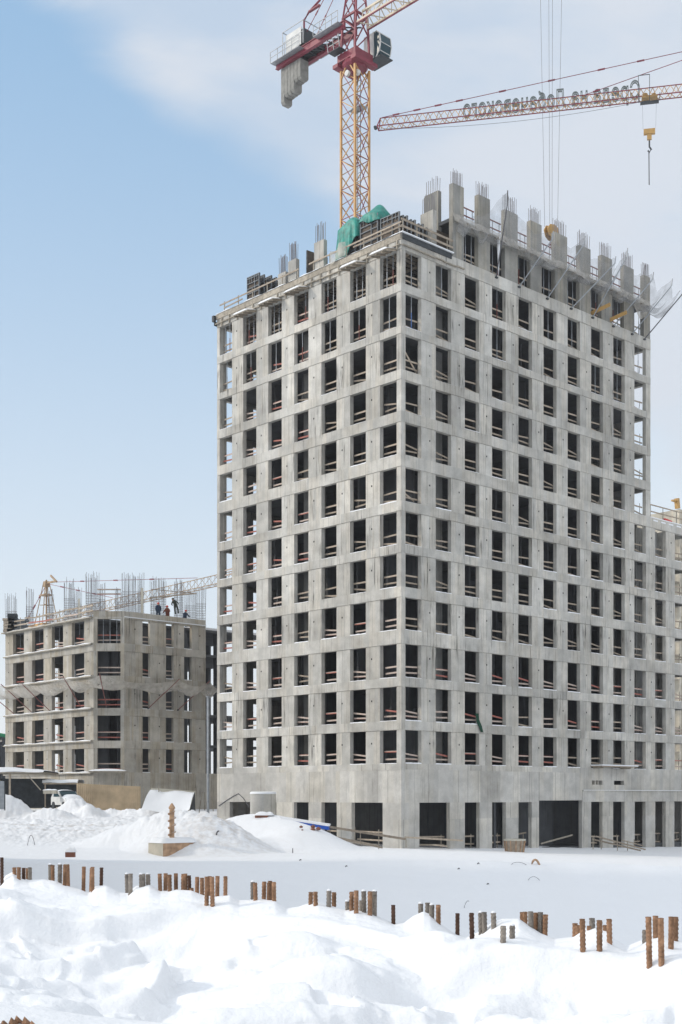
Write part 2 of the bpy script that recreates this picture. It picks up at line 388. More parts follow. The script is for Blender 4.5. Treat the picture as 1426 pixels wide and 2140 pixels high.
_gx = np.arange(-500, 1951, 10.0); _gy = np.interp(_gx, _cx, _cy)
_k = np.exp(-(np.arange(-24, 25)/11.0)**2); _k /= _k.sum()
_sy = np.convolve(np.pad(_gy, 24, mode='edge'), _k, mode='valid')
def crest_D(px): return np.interp(px, [-600, 0, 713, 1426, 2000], [15, 13, 11, 9, 7.6])
def snow_near(X, Y):
    """bumpy bank the starter bars stick out of, with a smooth drift closest to the camera"""
    Yp = np.maximum(Y, 2.5)
    px = 713+X/Yp*FPX
    D = crest_D(px)
    ys = np.interp(px, _gx, _sy); yd = np.interp(px, _cx, _cy)-ys
    t = Y-D
    zs = EYE-(ys-1664)/FPX*D
    det = -yd/FPX*D
    wx = X+.45*fbm(X*.8, Y*.8, 5, 3); wy = Y+.45*fbm(X*.8+40, Y*.8, 6, 3)
    lump = fbm(wx*.6, wy*.85, 11, 4, .42)
    plate = ss(-.03, .05, fbm(wx*.55+7, wy*.75-3, 23, 3, .4))
    fall = np.interp(D-Y, [0, .35, 1.0, 1.9, 2.8, 4.0, 6.0], [0, .03, .12, .34, .42, .44, .42])
    amp = ss(.3, 1.9, -t)
    z = zs-fall+amp*(1.0*lump+.13*plate+.05*ss(-.02, .03, fbm(wx*1.3, wy*1.7, 29, 3))-.10)+.06*fbm(wx*1.9, wy*2.6, 91, 4)*ss(.05, .5, -t)
    z = z+det*np.exp(-(t/.42)**2)
    # wind crust, clods and sharp little edges
    cr = fbm(wx*2.6+9, wy*3.2, 131, 4, .5)
    z = z+amp*(.045*np.abs(cr)+.028*ss(.0, .06, fbm(wx*1.1+5, wy*1.5, 141, 4, .5))-.03*ss(.0, .06, fbm(wx*.8-5, wy*1.2+2, 151, 3, .45)))
    z = z+.012*fbm(X*9, Y*9, 161, 3, .6)*ss(0, .3, -t)
    z = z+.22*ss(0, 2.6, X)*ss(3.8, 5.5, Y)*(1-ss(6.2, 8, Y))
    # scooped hollows with a sharper lip
    z = z-.20*ss(.56, .64, vn(wx*.62+3.3, wy*.85, 71))*ss(-4.2, -2.4, t)*(1-ss(-1.1, -.6, t))
    z = z-ss(.03, 2.8, t)*2.9
    # near drift: smooth edge running down to the right
    fr = ss(0, 1, (5.75-.09*X+.10*np.sin(X*1.4)-Y)/.75)
    zf = 2.855-.085*(X+1.4)+.03*np.sin(X*2.1)-.006*(5.4-Y)*(5.4-Y)
    z = z*(1-fr)+np.minimum(zf, 2.95)*fr
    return z
PADS = []
def height(X, Y, detail=True):
    X = np.asarray(X, float); Y = np.asarray(Y, float)
    # plateau by the buildings
    pz = -.13-.032*np.clip(X-2, 0, 60)
    lipY = 77.5+1.6*np.sin(X*.11)+3.2*fbm(X*.12, X*0+3, 31, 3)
    lipY = lipY-ss(-4, -16, X)*3
    far = pz+.16*fbm(X*.12, Y*.12, 41, 4)+.05*fbm(X*.5, Y*.9, 43, 3)
    left = ss(-5, -12, X)
    ramp = np.interp(Y, [80, 87, 92, 98, 104, 112, 120, 160, 400], [0, .15, .9, 1.6, 1.9, 2.25, 2.4, 2.6, 3.0])
    rough = ss(86, 93, Y)*(1-ss(122, 135, Y))
    clod = np.abs(fbm(X*1.2, Y*.9, 51, 5, .62))*.95+.35*fbm(X*.2, Y*.2, 52, 2)
    far = far+left*(ramp+rough*(clod*.62-.28))
    # ploughed heaps: (x, y, height, radius x, radius y)
    for (hx, hy, hh, rx, ry, rg) in [(-9.2, 86.8, 2.35, 5.6, 5.8, .75), (-13.4, 89.5, 1.5, 5.2, 3.8, .6), (-3.0, 91.8, 1.75, 5.2, 3.8, .03), (-6.2, 94.5, 2.35, 5.6, 3.6, .05), (-29.0, 111.5, 1.9, 3.3, 2.2, .3),
                                  (-23.2, 113.5, 1.0, 2.6, 2.0, .5), (-20.2, 113, .55, 3.5, 1.6, .5), (-16, 112, .65, 4.0, 1.6, .5), (-32.6, 108, .8, 2.2, 2.0, .1), (-24.8, 110, .75, 2.8, 1.7, .5), (-23.6, 113.2, .5, 1.8, 1.2, .3), (-21.8, 111.5, .9, 1.6, 1.5, .5)]:
        q = np.sqrt(((X-hx)/rx)**2+((Y-hy)/ry)**2)
        prof = np.clip(1-q, 0, 1); prof = prof*(1.0+.25*np.sin(prof*3.14)); sm = 1-ss(0, 1.05, q)
        sel = ss(.02, .12, prof) if rg > .2 else 1
        hgt = hh*(.55*prof+.45*sm)+rg*sel*np.abs(fbm(X*1.1, Y*.9, 61, 5, .6))*1.0*sm**.5
        cur = hgt if rg > .2 else hh*sm
        far = far+cur
    # soft drift streaks on the flat
    far = far+.12*(1-rough*left)*np.sin(Y*.55+X*.12+3*fbm(X*.06, Y*.1, 77, 2))*ss(70, 78, Y)*(1-ss(88, 94, Y))
    far = far+.05*fbm(X*1.3, Y*.9, 171, 4, .6)*ss(70, 80, Y)
    # pit bank facing the camera
    bank = ss(0, 1, (lipY-Y)/1.0)
    dep = np.clip((lipY-Y)*.27, 0, 5.2)
    z = far*(1-ss(0, 1, (lipY-Y)/6))+(pz)*ss(0, 1, (lipY-Y)/6)-dep*bank
    z = z+(.35*fbm(X*.16, Y*.2, 45, 4, .5)+.06*fbm(X*.9, Y*.7, 46, 3))*bank
    near = snow_near(X, Y)
    w = ss(14, 26, Y+.35*X)
    near2 = near
    z = near2*(1-w)+z*w
    return z

def build_ground():
    rows = list(np.linspace(-40, -4, 10))+list(np.linspace(-2, 2.4, 10))+list(np.linspace(2.6, 14.5, 400))+list(np.geomspace(14.6, 60, 60))+list(np.linspace(60.6, 128, 250))+list(np.geomspace(131, 1100, 22))
    u = np.concatenate([np.linspace(-2.2, -.42, 22), np.linspace(-.41, -.30, 24), np.linspace(-.297, .297, 640), np.linspace(.30, .41, 24), np.linspace(.42, 2.2, 22)])
    Yg, U = np.meshgrid(np.array(rows), u, indexing='ij')
    Xg = U*np.maximum(Yg, 3.4)
    Zg = height(Xg, Yg)
    n, m = Yg.shape
    co = np.stack([Xg, Yg, Zg], -1).reshape(-1, 3).astype(np.float32)
    i = np.arange(n-1)[:, None]*m+np.arange(m-1)[None, :]
    q = np.stack([i, i+1, i+m+1, i+m], -1).reshape(-1, 4).astype(np.int32)
    me = bpy.data.meshes.new('snow_ground')
    me.vertices.add(n*m); me.vertices.foreach_set('co', co.ravel())
    me.loops.add(q.size); me.loops.foreach_set('vertex_index', q.ravel())
    me.polygons.add(len(q)); me.polygons.foreach_set('loop_start', np.arange(0, q.size, 4, dtype=np.int32))
    me.polygons.foreach_set('use_smooth', np.ones(len(q), dtype=bool))
    me.update(calc_edges=True)
    # dirt: wheel tracks of the site road and grit in the ploughed heap (stains in the snow itself)
    X = Xg.ravel(); Y = Yg.ravel()
    d = .75*np.exp(-((X+7.6)/4.2)**2-((Y-85.5)/4.5)**2)
    d += .9*np.exp(-((Y-(100.5-.10*(X+26)))/.75)**2)*ss(-14, -18, X)*ss(-34, -26, X)
    d += .5*np.exp(-((Y-(97.0-.10*(X+26)))/.6)**2)*ss(-14, -18, X)*ss(-34, -26, X)
    d += .22*ss(88, 93, Y)*(1-ss(116, 122, Y))*ss(-6, -12, X)
    a = me.attributes.new('dirt', 'FLOAT', 'POINT'); a.data.foreach_set('value', np.clip(d, 0, 1).astype(np.float32))
    me.materials.append(MAT['snow'])
    o = bpy.data.objects.new('ground', me); C.objects.link(o)
    tag(o, 'snow covered ground of the building site with a bumpy bank in front', 'snow', kind='structure')
build_ground()
def hz_(x, y): return float(height(np.array([x]), np.array([y]))[0])

# ---------------------------------------------------------------- the tall concrete frame
random.seed(4)
TO = Vector((4.41, 94.7, 0)); TA = R(42.84)
TM = Matrix.Translation(TO) @ Matrix.Rotation(TA, 4, 'Z')
# storeys from the top: (sill height, opening head height)
ST = [(41.24, 43.73), (38.09, 40.64), (34.91, 37.55), (31.87, 34.21), (28.71, 31.10), (25.28, 27.83), (22.12, 24.58), (19.0, 21.48), (15.85, 18.25), (12.36, 14.84), (9.18, 11.70), (6.03, 8.51)]
ROOF = 44.70; ZTOP = 47.85; STUB = 50.3
OPL = [(.48, 2.23), (3.74, 5.47), (7.0, 8.74), (10.27, 12.0), (13.54, 15.25), (16.78, 18.53), (20.03, 21.75)]
OPR = [(.44, 2.13), (3.69, 5.42), (6.96, 8.64), (10.16, 11.84), (13.4, 15.13), (16.61, 18.34), (19.83, 21.54), (23.09, 24.8), (26.29, 28.01), (29.46, 31.24), (32.71, 34.41), (35.89, 37.62)]
LEN_L, LEN_T, LEN_W = 22.1, 31.95, 38.7
TH = .36
tower = thing('concrete_tower', 'tall bare grey concrete frame tower with empty window openings', 'building', TO, TA)

class Face:
    """a facade in the tower's own axes: axis 'y' runs along y at x = off; axis 'x' runs along x at y = off"""
    def __init__(s, axis, off, sign): s.ax = axis; s.off = off; s.sg = sign   # sign: inward direction
    def box(s, mb, u0, u1, z0, z1, d0=0, d1=TH, rnd=None, skip=''):
        a, b = sorted((s.off+s.sg*d0, s.off+s.sg*d1))
        if s.ax == 'y': mb.box((a, u0, z0), (b, u1, z1), rnd, skip=skip)
        else: mb.box((u0, a, z0), (u1, b, z1), rnd, skip=skip)
    def pt(s, u, d, z): return Vector((s.off+s.sg*d, u, z)) if s.ax == 'y' else Vector((u, s.off+s.sg*d, z))

def facade(F, name, u0, u1, ops, storeys, top, parent, matl, holes=True, step=.025, name_b='beam'):
    """piers (one part per line of piers) and one band beam per floor"""
    edges = [u0]+[v for o in ops for v in o]+[u1]
    cols = [(edges[i], edges[i+1]) for i in range(0, len(edges), 2)]
    for ci, (a, b) in enumerate(cols):
        if b-a < .03: continue
        mb = MB()
        for (sz, hz) in storeys:
            w = b-a
            if w > 1.0 and random.random() < .75:
                c = a+w*random.uniform(.35, .7); F.box(mb, a, c-.012, sz, hz-.05); F.box(mb, c+.012, b, sz, hz-.05, 0.004); F.box(mb, c-.012, c+.012, sz, hz-.05, .03)
            else: F.box(mb, a, b, sz, hz-.05)
            F.box(mb, a, b, hz-.05, hz, .04)
            if holes and w > 1 and random.random() < .82:
                u = a+w*.58; z = sz+(hz-sz)*.62
                mb.mi = 1; F.box(mb, u-.055, u+.055, z-.065, z+.065, -.004, .05); mb.mi = 0
        mb.build('pier', [matl, MAT['black_hole']], parent)
    for i, (sz, hz) in enumerate(storeys):
        t = top if i == 0 else storeys[i-1][0]
        mb = MB(); u = u0
        while u < u1-.01:
            e = min(u1, u+random.choice([1.6, 2.4, 3.26, 4.1])) if u1-u > 2 else u1
            F.box(mb, u, e, hz, t, random.choice([-.012, -.006, -.012, -.018]), TH+.01); u = e
        mb.build(name_b, matl, parent)

CL = Face('y', 0, 1); CR = Face('x', 0, -1)
CR = Face('x', 0, 1)      # plane y = 0, inward +y
BL = Face('x', LEN_L, -1) # back, plane y = 22.1
BR = Face('y', LEN_T, -1) # far end of the tower above the wing
WE = Face('y', LEN_W, -1) # end of the low wing
facade(CL, 'left', 0, LEN_L, OPL, ST, ROOF, tower, MAT['concrete'])
facade(CR, 'right', TH+.01, LEN_T, OPR[:10], ST[:5], ROOF, tower, MAT['concrete'])
facade(CR, 'right', TH+.01, LEN_W, OPR, ST[5:], 28.71, tower, MAT['concrete'])
facade(BL, 'back', TH+.01, LEN_T, [(.75, 2.2)]+OPR[1:10], ST[:5], ROOF, tower, MAT['concrete'], False)
facade(BL, 'back', TH+.01, LEN_W, [(.75, 2.2)]+OPR[1:], ST[5:], 28.71, tower, MAT['concrete'], False)
facade(BR, 'end', TH+.01, LEN_L-TH-.01, [(.5, 2.23)]+OPL[1:6], ST[:5], ROOF, tower, MAT['concrete'], False)
facade(WE, 'end', TH+.01, LEN_L-TH-.01, [(.5, 2.9)]+OPL[1:6], ST[5:], 28.71, tower, MAT['concrete'], False)
# base wall and ground floor
def base_wall():
    mb = MB()
    def wall(F, u0, u1, z0, z1, d=0):
        u = u0
        while u < u1-.01:
            e = min(u1, u+random.choice([1.2, 1.8, 2.4])) if u1-u > 1.5 else u1
            F.box(mb, u, e, z0, z1, d+random.choice([0, -.004, -.008])); u = e
    def ground(F, u0, u1, ops, zt=3.15, heads=None):
        ed = [u0]+[v for o in ops for v in o]+[u1]
        for i in range(0, len(ed), 2):
            F.box(mb, ed[i], ed[i+1], -3, 1.9, .003); F.box(mb, ed[i], ed[i+1], 1.9, zt, 0)
    ground(CL, 0, LEN_L, [(1.94, 5.31), (6.97, 8.74), (10.26, 12.06), (14.2, 16.71), (17.6, 20.37)])
    wall(CL, 0, LEN_L, 3.15, 5.55, -.004); wall(CL, 0, LEN_L, 5.55, 6.03, -.02)
    ground(CR, TH+.01, LEN_W, [(1.92, 5.28), (6.97, 8.69), (10.17, 11.85), (13.4, 15.09), (16.02, 21.81), (23.09, 24.73), (26.27, 27.98), (29.5, 31.2), (32.71, 34.4), (35.81, 37.5)])
    wall(CR, TH+.01, 16.02, 3.15, 5.6, -.004); wall(CR, 16.02, 21.81, 3.28, 5.6, -.004)
    wall(CR, TH+.01, 21.81, 5.6, 6.03, -.014)
    CR.box(mb, 21.81, LEN_W, 3.15, 4.08, -.05)
    # wall with two slots above the ledge
    for (a, b, z0, z1) in [(21.81, 23.2, 4.13, 6.03), (23.2, 24.7, 4.13, 4.62), (23.2, 24.7, 4.98, 6.03), (24.7, 26.4, 4.13, 6.03), (26.4, 27.9, 4.13, 4.62), (26.4, 27.9, 4.98, 6.03), (27.9, LEN_W, 4.13, 6.03)]:
        wall(CR, a, b, z0, z1, 0)
    CR.box(mb, 23.66, 23.74, 4.62, 4.98); CR.box(mb, 24.1, 24.18, 4.62, 4.98)
    wall(BL, TH+.01, LEN_W, -3, 6.03); wall(WE, TH+.01, LEN_L-TH-.01, -3, 6.03)
    mb.build('base_wall', MAT['concrete_base'], tower)
    m2 = MB(); CR.box(m2, 21.81, LEN_W, 4.08, 4.13, -.14, .3); m2.build('ledge', MAT['concrete_base'], tower)
    m3 = MB(); CR.box(m3, 21.9, LEN_W, 4.13, 4.17, -.14, -.01); m3.build('ledge_snow', MAT['snow'], tower)
base_wall()
# floor slabs and inner walls, storey by storey
def inner():
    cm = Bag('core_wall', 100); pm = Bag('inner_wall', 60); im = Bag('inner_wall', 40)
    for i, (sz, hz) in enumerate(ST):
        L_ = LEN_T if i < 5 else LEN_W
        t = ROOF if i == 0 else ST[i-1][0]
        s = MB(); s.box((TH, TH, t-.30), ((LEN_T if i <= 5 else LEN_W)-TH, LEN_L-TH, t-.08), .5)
        s.build('floor_slab', MAT['concrete_in_shade'], tower)
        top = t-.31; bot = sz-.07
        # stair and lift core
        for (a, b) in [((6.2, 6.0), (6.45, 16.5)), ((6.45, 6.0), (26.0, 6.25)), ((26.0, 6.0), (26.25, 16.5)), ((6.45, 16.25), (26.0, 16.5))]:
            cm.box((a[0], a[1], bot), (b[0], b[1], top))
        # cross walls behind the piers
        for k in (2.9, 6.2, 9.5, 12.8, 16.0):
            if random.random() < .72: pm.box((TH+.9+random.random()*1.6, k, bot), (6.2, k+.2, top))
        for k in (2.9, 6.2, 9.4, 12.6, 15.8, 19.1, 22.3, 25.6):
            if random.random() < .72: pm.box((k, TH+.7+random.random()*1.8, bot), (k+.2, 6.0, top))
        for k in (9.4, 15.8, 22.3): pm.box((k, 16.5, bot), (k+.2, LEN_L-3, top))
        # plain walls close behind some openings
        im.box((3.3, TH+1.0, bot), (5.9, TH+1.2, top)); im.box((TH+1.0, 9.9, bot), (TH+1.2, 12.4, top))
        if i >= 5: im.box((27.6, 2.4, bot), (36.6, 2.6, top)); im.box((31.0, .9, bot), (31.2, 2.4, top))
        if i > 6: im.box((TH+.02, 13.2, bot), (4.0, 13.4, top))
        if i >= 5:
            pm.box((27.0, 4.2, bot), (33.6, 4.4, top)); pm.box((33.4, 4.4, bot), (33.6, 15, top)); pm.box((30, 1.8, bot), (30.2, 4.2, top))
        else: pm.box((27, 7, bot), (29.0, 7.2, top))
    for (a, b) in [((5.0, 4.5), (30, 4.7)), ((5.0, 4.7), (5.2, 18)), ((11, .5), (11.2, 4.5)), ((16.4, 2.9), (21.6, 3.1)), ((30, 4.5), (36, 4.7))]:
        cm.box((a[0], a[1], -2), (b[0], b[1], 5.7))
    cm.done(MAT['concrete_in_shade'], tower); pm.done(MAT['concrete_in_shade'], tower); im.done(MAT['concrete_mid'], tower)
    g = MB(); g.box((TH, TH, 5.72), (LEN_W-TH, LEN_L-TH, 5.95), .5); g.build('floor_slab', MAT['concrete_in_shade'], tower)
    g = MB(); g.box((TH, TH, -2.0), (LEN_W-TH, LEN_L-TH, -.6), .5); g.build('ground_slab', MAT['concrete_in_shade'], tower)
inner()
# wing roof: parapet band with snow pads
def wing_roof():
    mb = MB()
    for k in range(5): mb.box((32.4+k*1.25, -.03, 28.45), (33.1+k*1.25, .0, 28.58))
    mb.build('snow_patch', MAT['snow'], tower)
    mb = MB(); CR.box(mb, LEN_T+.05, LEN_W, 28.72, 28.80, .0, .5); mb.build('parapet_snow', MAT['snow'], tower)
wing_roof()
# snow on the sills
def sill_snow():
    made = [0]; rest = MB()
    for (F, ops, rows, a) in ((CL, OPL, ST, 0), (CR, OPR, ST, 1)):
        for i, (sz, hz) in enumerate(ST):
            for k, (u0, u1) in enumerate(ops):
                near = i > 3 and (a == 0 or k < 5) and made[0] < 98
                mb = MB() if near else rest
                if a and i < 5 and k > 9: continue
                if random.random() < (.55 if i < 5 else .97):
                    t = random.uniform(.03, .09)*(1 if i > 3 else .6)
                    P = [[F.pt(u0+(u1-u0)*q/6, d, sz+(t*random.uniform(.6, 1.1) if d > -.01 and d < .3 else .0)) for q in range(7)] for d in (-.02, .0, .12, .3, .35)]
                    mb.grid(P, .5)
                    if near: mb.build('sill_snow', MAT['snow'], tower); made[0] += 1
    rest.build('sill_snow', MAT['snow'], tower)['kind'] = 'stuff'
sill_snow()
# added storey on the right-hand part of the roof with open column stubs
ZCOL = [(5.62, 6.88), (8.55, 9.95), (11.75, 13.34), (14.95, 16.4), (18.15, 19.8), (21.5, 23.05), (24.6, 26.15), (27.9, 29.4), (30.95, 31.93)]
def top_storey():
    for (a, b) in ZCOL:
        m = MB(); m.box((a, .02, ROOF), (b, .42, ZTOP-.75)); m.box((a, .025, ZTOP-.75), (b, .415, ZTOP)); m.box((a+.01, .02, ZTOP), (b-.01, .42, STUB+random.uniform(-.12, .12)))
        m.build('column', MAT['concrete_top'], tower)
    m = MB(); m.box((5.62, 1.55, ROOF), (5.98, 3.0, STUB)); m.build('column', MAT['concrete_top'], tower)
    m = MB(); m.box((9.5, 5.5, ROOF), (18, 5.7, ZTOP-.3)); m.box((20, 5.5, ROOF), (29, 5.7, ZTOP-.3)); m.box((6.4, 3.2, ROOF), (6.6, 11.0, ZTOP-.3)); m.build('inner_wall', MAT['concrete_in_shade'], tower)
    for k in range(len(ZCOL)-1):
        m = MB(); m.box((ZCOL[k][1], .06, ZTOP-.72), (ZCOL[k+1][0], .40, ZTOP)); m.build('beam', MAT['concrete_top'], tower)
    m = MB(); m.box((5.7, .42, ZTOP-.3), (31.9, 12, ZTOP-.03)); m.build('floor_slab', MAT['concrete_in_shade'], tower)
    m = MB()
    for t in np.arange(6, 31.5, .9): m.box((t, -.35, ZTOP-.42), (t+.12, .1, ZTOP-.3), .3)
    m.build('deck_joists', MAT['timber_grey'], tower)
top_storey()
def starter_bars(pts, z, h, parent, r=.014, name='starter_bar_cluster'):
    m = MB()
    for p in pts:
        q = Vector((p[0]+random.gauss(0, .02), p[1]+random.gauss(0, .02), z+h*random.uniform(.85, 1.05)))
        m.bar((p[0], p[1], z-.05), q, r*2)
    return m.build(name, MAT['rebar_thin'], parent)
for (a, b) in ZCOL: starter_bars([(a+.12+(b-a-.24)*k/6, y) for k in range(7) for y in (.1, .34)], STUB-.1, 1.35, tower)
starter_bars([(x, 1.65+k*.2) for k in range(7) for x in (5.7, 5.9)], STUB-.1, 1.35, tower)
# stubs standing on the lower roof along the sunlit side
for (y0, y1, h, x0) in [(8.5, 9.62, 2.4, .02), (11.8, 12.76, 1.9, .02), (13.65, 14.6, 1.55, .5)]:
    m = MB(); m.box((x0, y0, ROOF), (x0+.36, y1, ROOF+h)); m.build('column', MAT['concrete'], tower)
    if h > 1: starter_bars([(x, y0+.1+(y1-y0-.2)*k/5) for k in range(6) for x in (x0+.08, x0+.28)], ROOF+h, 1.5, tower)
m = MB(); m.box((3.6, .2, ROOF), (4.0, 1.5, ROOF+3.05)); m.build('column', MAT['concrete'], tower)
starter_bars([(x, .3+k*.18) for k in range(7) for x in (3.7, 3.9)], ROOF+3.0, 1.4, tower)

# every other thing on the tower is placed in world space through TM
def tower_thing(name, label, cat, local, group=None, extra=0):
    return thing(name, label, cat, TM @ Vector(local), TA+extra, group)

# guard rails in the openings ------------------------------------------------
ORD = ['first', 'second', 'third', 'fourth', 'fifth', 'sixth', 'seventh', 'eighth', 'ninth', 'tenth', 'eleventh', 'twelfth']
def make_rail(kind, w, seed):
    random.seed(seed)
    root = bpy.data.objects.new('guard_rail', None); C.objects.link(root)
    m = MAT['stripe'] if kind == 'red' else MAT['timber']
    a0 = -.12; a1 = w+.12
    z1 = random.uniform(.34, .46); z2 = random.uniform(.82, .98)
    for z in (z1, z2):
        t1 = random.uniform(-.05, .05); t2 = random.uniform(-.05, .05)
        if random.random() < .15: t2 -= .25
        b = MB(); b.bar((a0+random.uniform(0, .35), 0, z+t1), (a1-random.uniform(0, .1), 0, z+t2), .035, .12, rnd=random.random()); b.build('board', m, root)
    for x in (w*.18, w*.82):
        b = MB(); b.bar((x+random.uniform(-.1, .1), .04, -.05), (x+random.uniform(-.12, .12), .04, z2+random.uniform(.05, .3)), .03, rnd=.3); b.build('post', MAT['steel_dark'], root)
    return root
protos = {}
for kind in ('red', 'wood'):
    for v in range(5): protos[(kind, v)] = [make_rail(kind, 1.72, 31*v+(7 if kind == 'red' else 0)), False]
random.seed(9)
def place_rail(kind, loc, rz, label, group):
    pr = protos[(kind, random.randrange(5))]
    if not pr[1]: o = pr[0]; pr[1] = True
    else: o = copy_tree(pr[0])
    o.location = loc; o.rotation_euler = (0, 0, rz); tag(o, label, 'guard rail', group)
    return o
def rails():
    for i, (sz, hz) in enumerate(ST):
        for k, (a, b) in enumerate(OPL):
            kind = 'red' if (i > 7 and random.random() < .85) or (i <= 7 and k >= 3 and random.random() < .72) else 'wood'
            col = 'red and white boards' if kind == 'red' else 'bare timber boards'
            p = TM @ Vector((TH+.05, b, sz))
            place_rail(kind, p, TA+R(-90), '%s, %s opening left of tower corner, %s row from top' % (col, ORD[k], ORD[i]), 'guard rails in the window openings of the tower')
        for k, (a, b) in enumerate(OPR):
            if i < 5 and k > 9: continue
            kind = 'red' if i > 8 and random.random() < .9 else 'wood'
            col = 'red and white boards' if kind == 'red' else 'bare timber boards'
            p = TM @ Vector((a, TH+.05, sz))
            place_rail(kind, p, TA, '%s, %s opening right of tower corner, %s row from top' % (col, ORD[k], ORD[i]), 'guard rails in the window openings of the tower')
    for k in range(2, 10):
        a = OPR[k][0]
        place_rail('wood', TM @ Vector((a, .45, ROOF)), TA, 'timber boards across the %s opening from the left of the topmost storey' % ORD[k-2], 'guard rails in the window openings of the tower')
rails()

# steel props in the top rows -------------------------------------------------
def make_prop(h, matl):
    root = bpy.data.objects.new('steel_prop', None); C.objects.link(root)
    b = MB(); b.tube([(0, 0, 0), (0, 0, h*.55)], .035, 6); b.build('outer_tube', matl, root)
    b = MB(); b.tube([(0, 0, h*.55), (0, 0, h)], .024, 6); b.build('inner_tube', MAT['steel_grey'], root)
    b = MB(); b.box((-.07, -.07, -.01), (.07, .07, 0)); b.box((-.09, -.09, h), (.09, .09, h+.015)); b.build('plate', MAT['steel_grey'], root)
    return root
pp = [[make_prop(2.8, MAT['prop_red']), 0], [make_prop(2.8, MAT['steel_grey']), 0], [make_prop(2.8, MAT['prop_blue']), 0]]
def prop(kind, local, label):
    if not pp[kind][1]: o = pp[kind][0]; pp[kind][1] = 1
    else: o = copy_tree(pp[kind][0])
    o.location = TM @ Vector(local); o.rotation_euler = (0, 0, TA); tag(o, label, 'prop', 'steel props under the top floors')
KN = ['red', 'grey', 'blue']
for k, (a, b) in enumerate(OPL):
    n = 1 if k == 3 else 2
    for q in range(n):
        kd = 0 if (k+q) % 3 == 0 else 1
        prop(kd, (.22, a+(b-a)*(.33+.36*q), 41.0), '%s steel prop, %s one, %s opening left of tower corner, top row' % (KN[kd], 'left' if q else 'right', ORD[k]) if n == 2 else 'lone %s steel prop in the %s opening left of the tower corner, top row' % (KN[kd], ORD[k]))
    if k != 1 or True:
        prop(1 if k % 2 == 0 else 0, (.22, a+(b-a)*.55, 37.85), 'lone steel prop in the %s opening left of the tower corner, second row' % ORD[k])
for k in range(10):
    a, b = OPR[k]
    if k in (0, 1, 3, 5, 6, 8, 9): prop(1 if k != 3 else 0, (a+(b-a)*.5, .22, 41.0), 'steel prop in the %s opening right of the tower corner, top window row' % ORD[k])
    if k in (0, 3, 7, 8): prop(2 if k == 0 else 1, (a+(b-a)*.5, .22, 37.85), '%s steel prop in the %s opening right of the tower corner, second row' % ('blue' if k == 0 else 'grey', ORD[k]))
    if k > 1:
        for q in range(2): prop(0 if (k+q) % 4 == 0 else 1, (a+(b-a)*(.3+.4*q), .4, 44.62), 'steel prop, %s of two in the %s opening from the left, topmost storey' % ('right' if q else 'left', ORD[k-2]))

for (a, b, nm) in (((.5, .5, 36.9), (2.1, .5, 35.2), 'third window row, first opening right of the tower corner'), ((3.7, .6, 35.9), (5.3, .6, 34.95), 'third window row, second opening right of the tower corner'), ((.5, .55, 26.2), (1.9, .55, 25.6), 'sixth window row, first opening right of the tower corner')):
    t = tower_thing('diagonal_board', 'slanting timber board in the '+nm, 'board', a)
    m = MB(); m.bar((0, 0, 0), Vector(b)-Vector(a), .04, .13); m.build('board', MAT['timber'], t)
# formwork deck under the top slab near the corner
m = MB()
for y in np.arange(.6, 21, .55): m.box((.5, y, 43.9), (4.6, y+.1, 44.1))
for x in (1.2, 3.4): m.box((x, .5, 43.7), (x+.1, 21.4, 43.9))
tag(m.build('formwork_deck', MAT['timber']), 'timber beams carrying the deck under the tower roof by the corner', 'formwork').matrix_world = TM

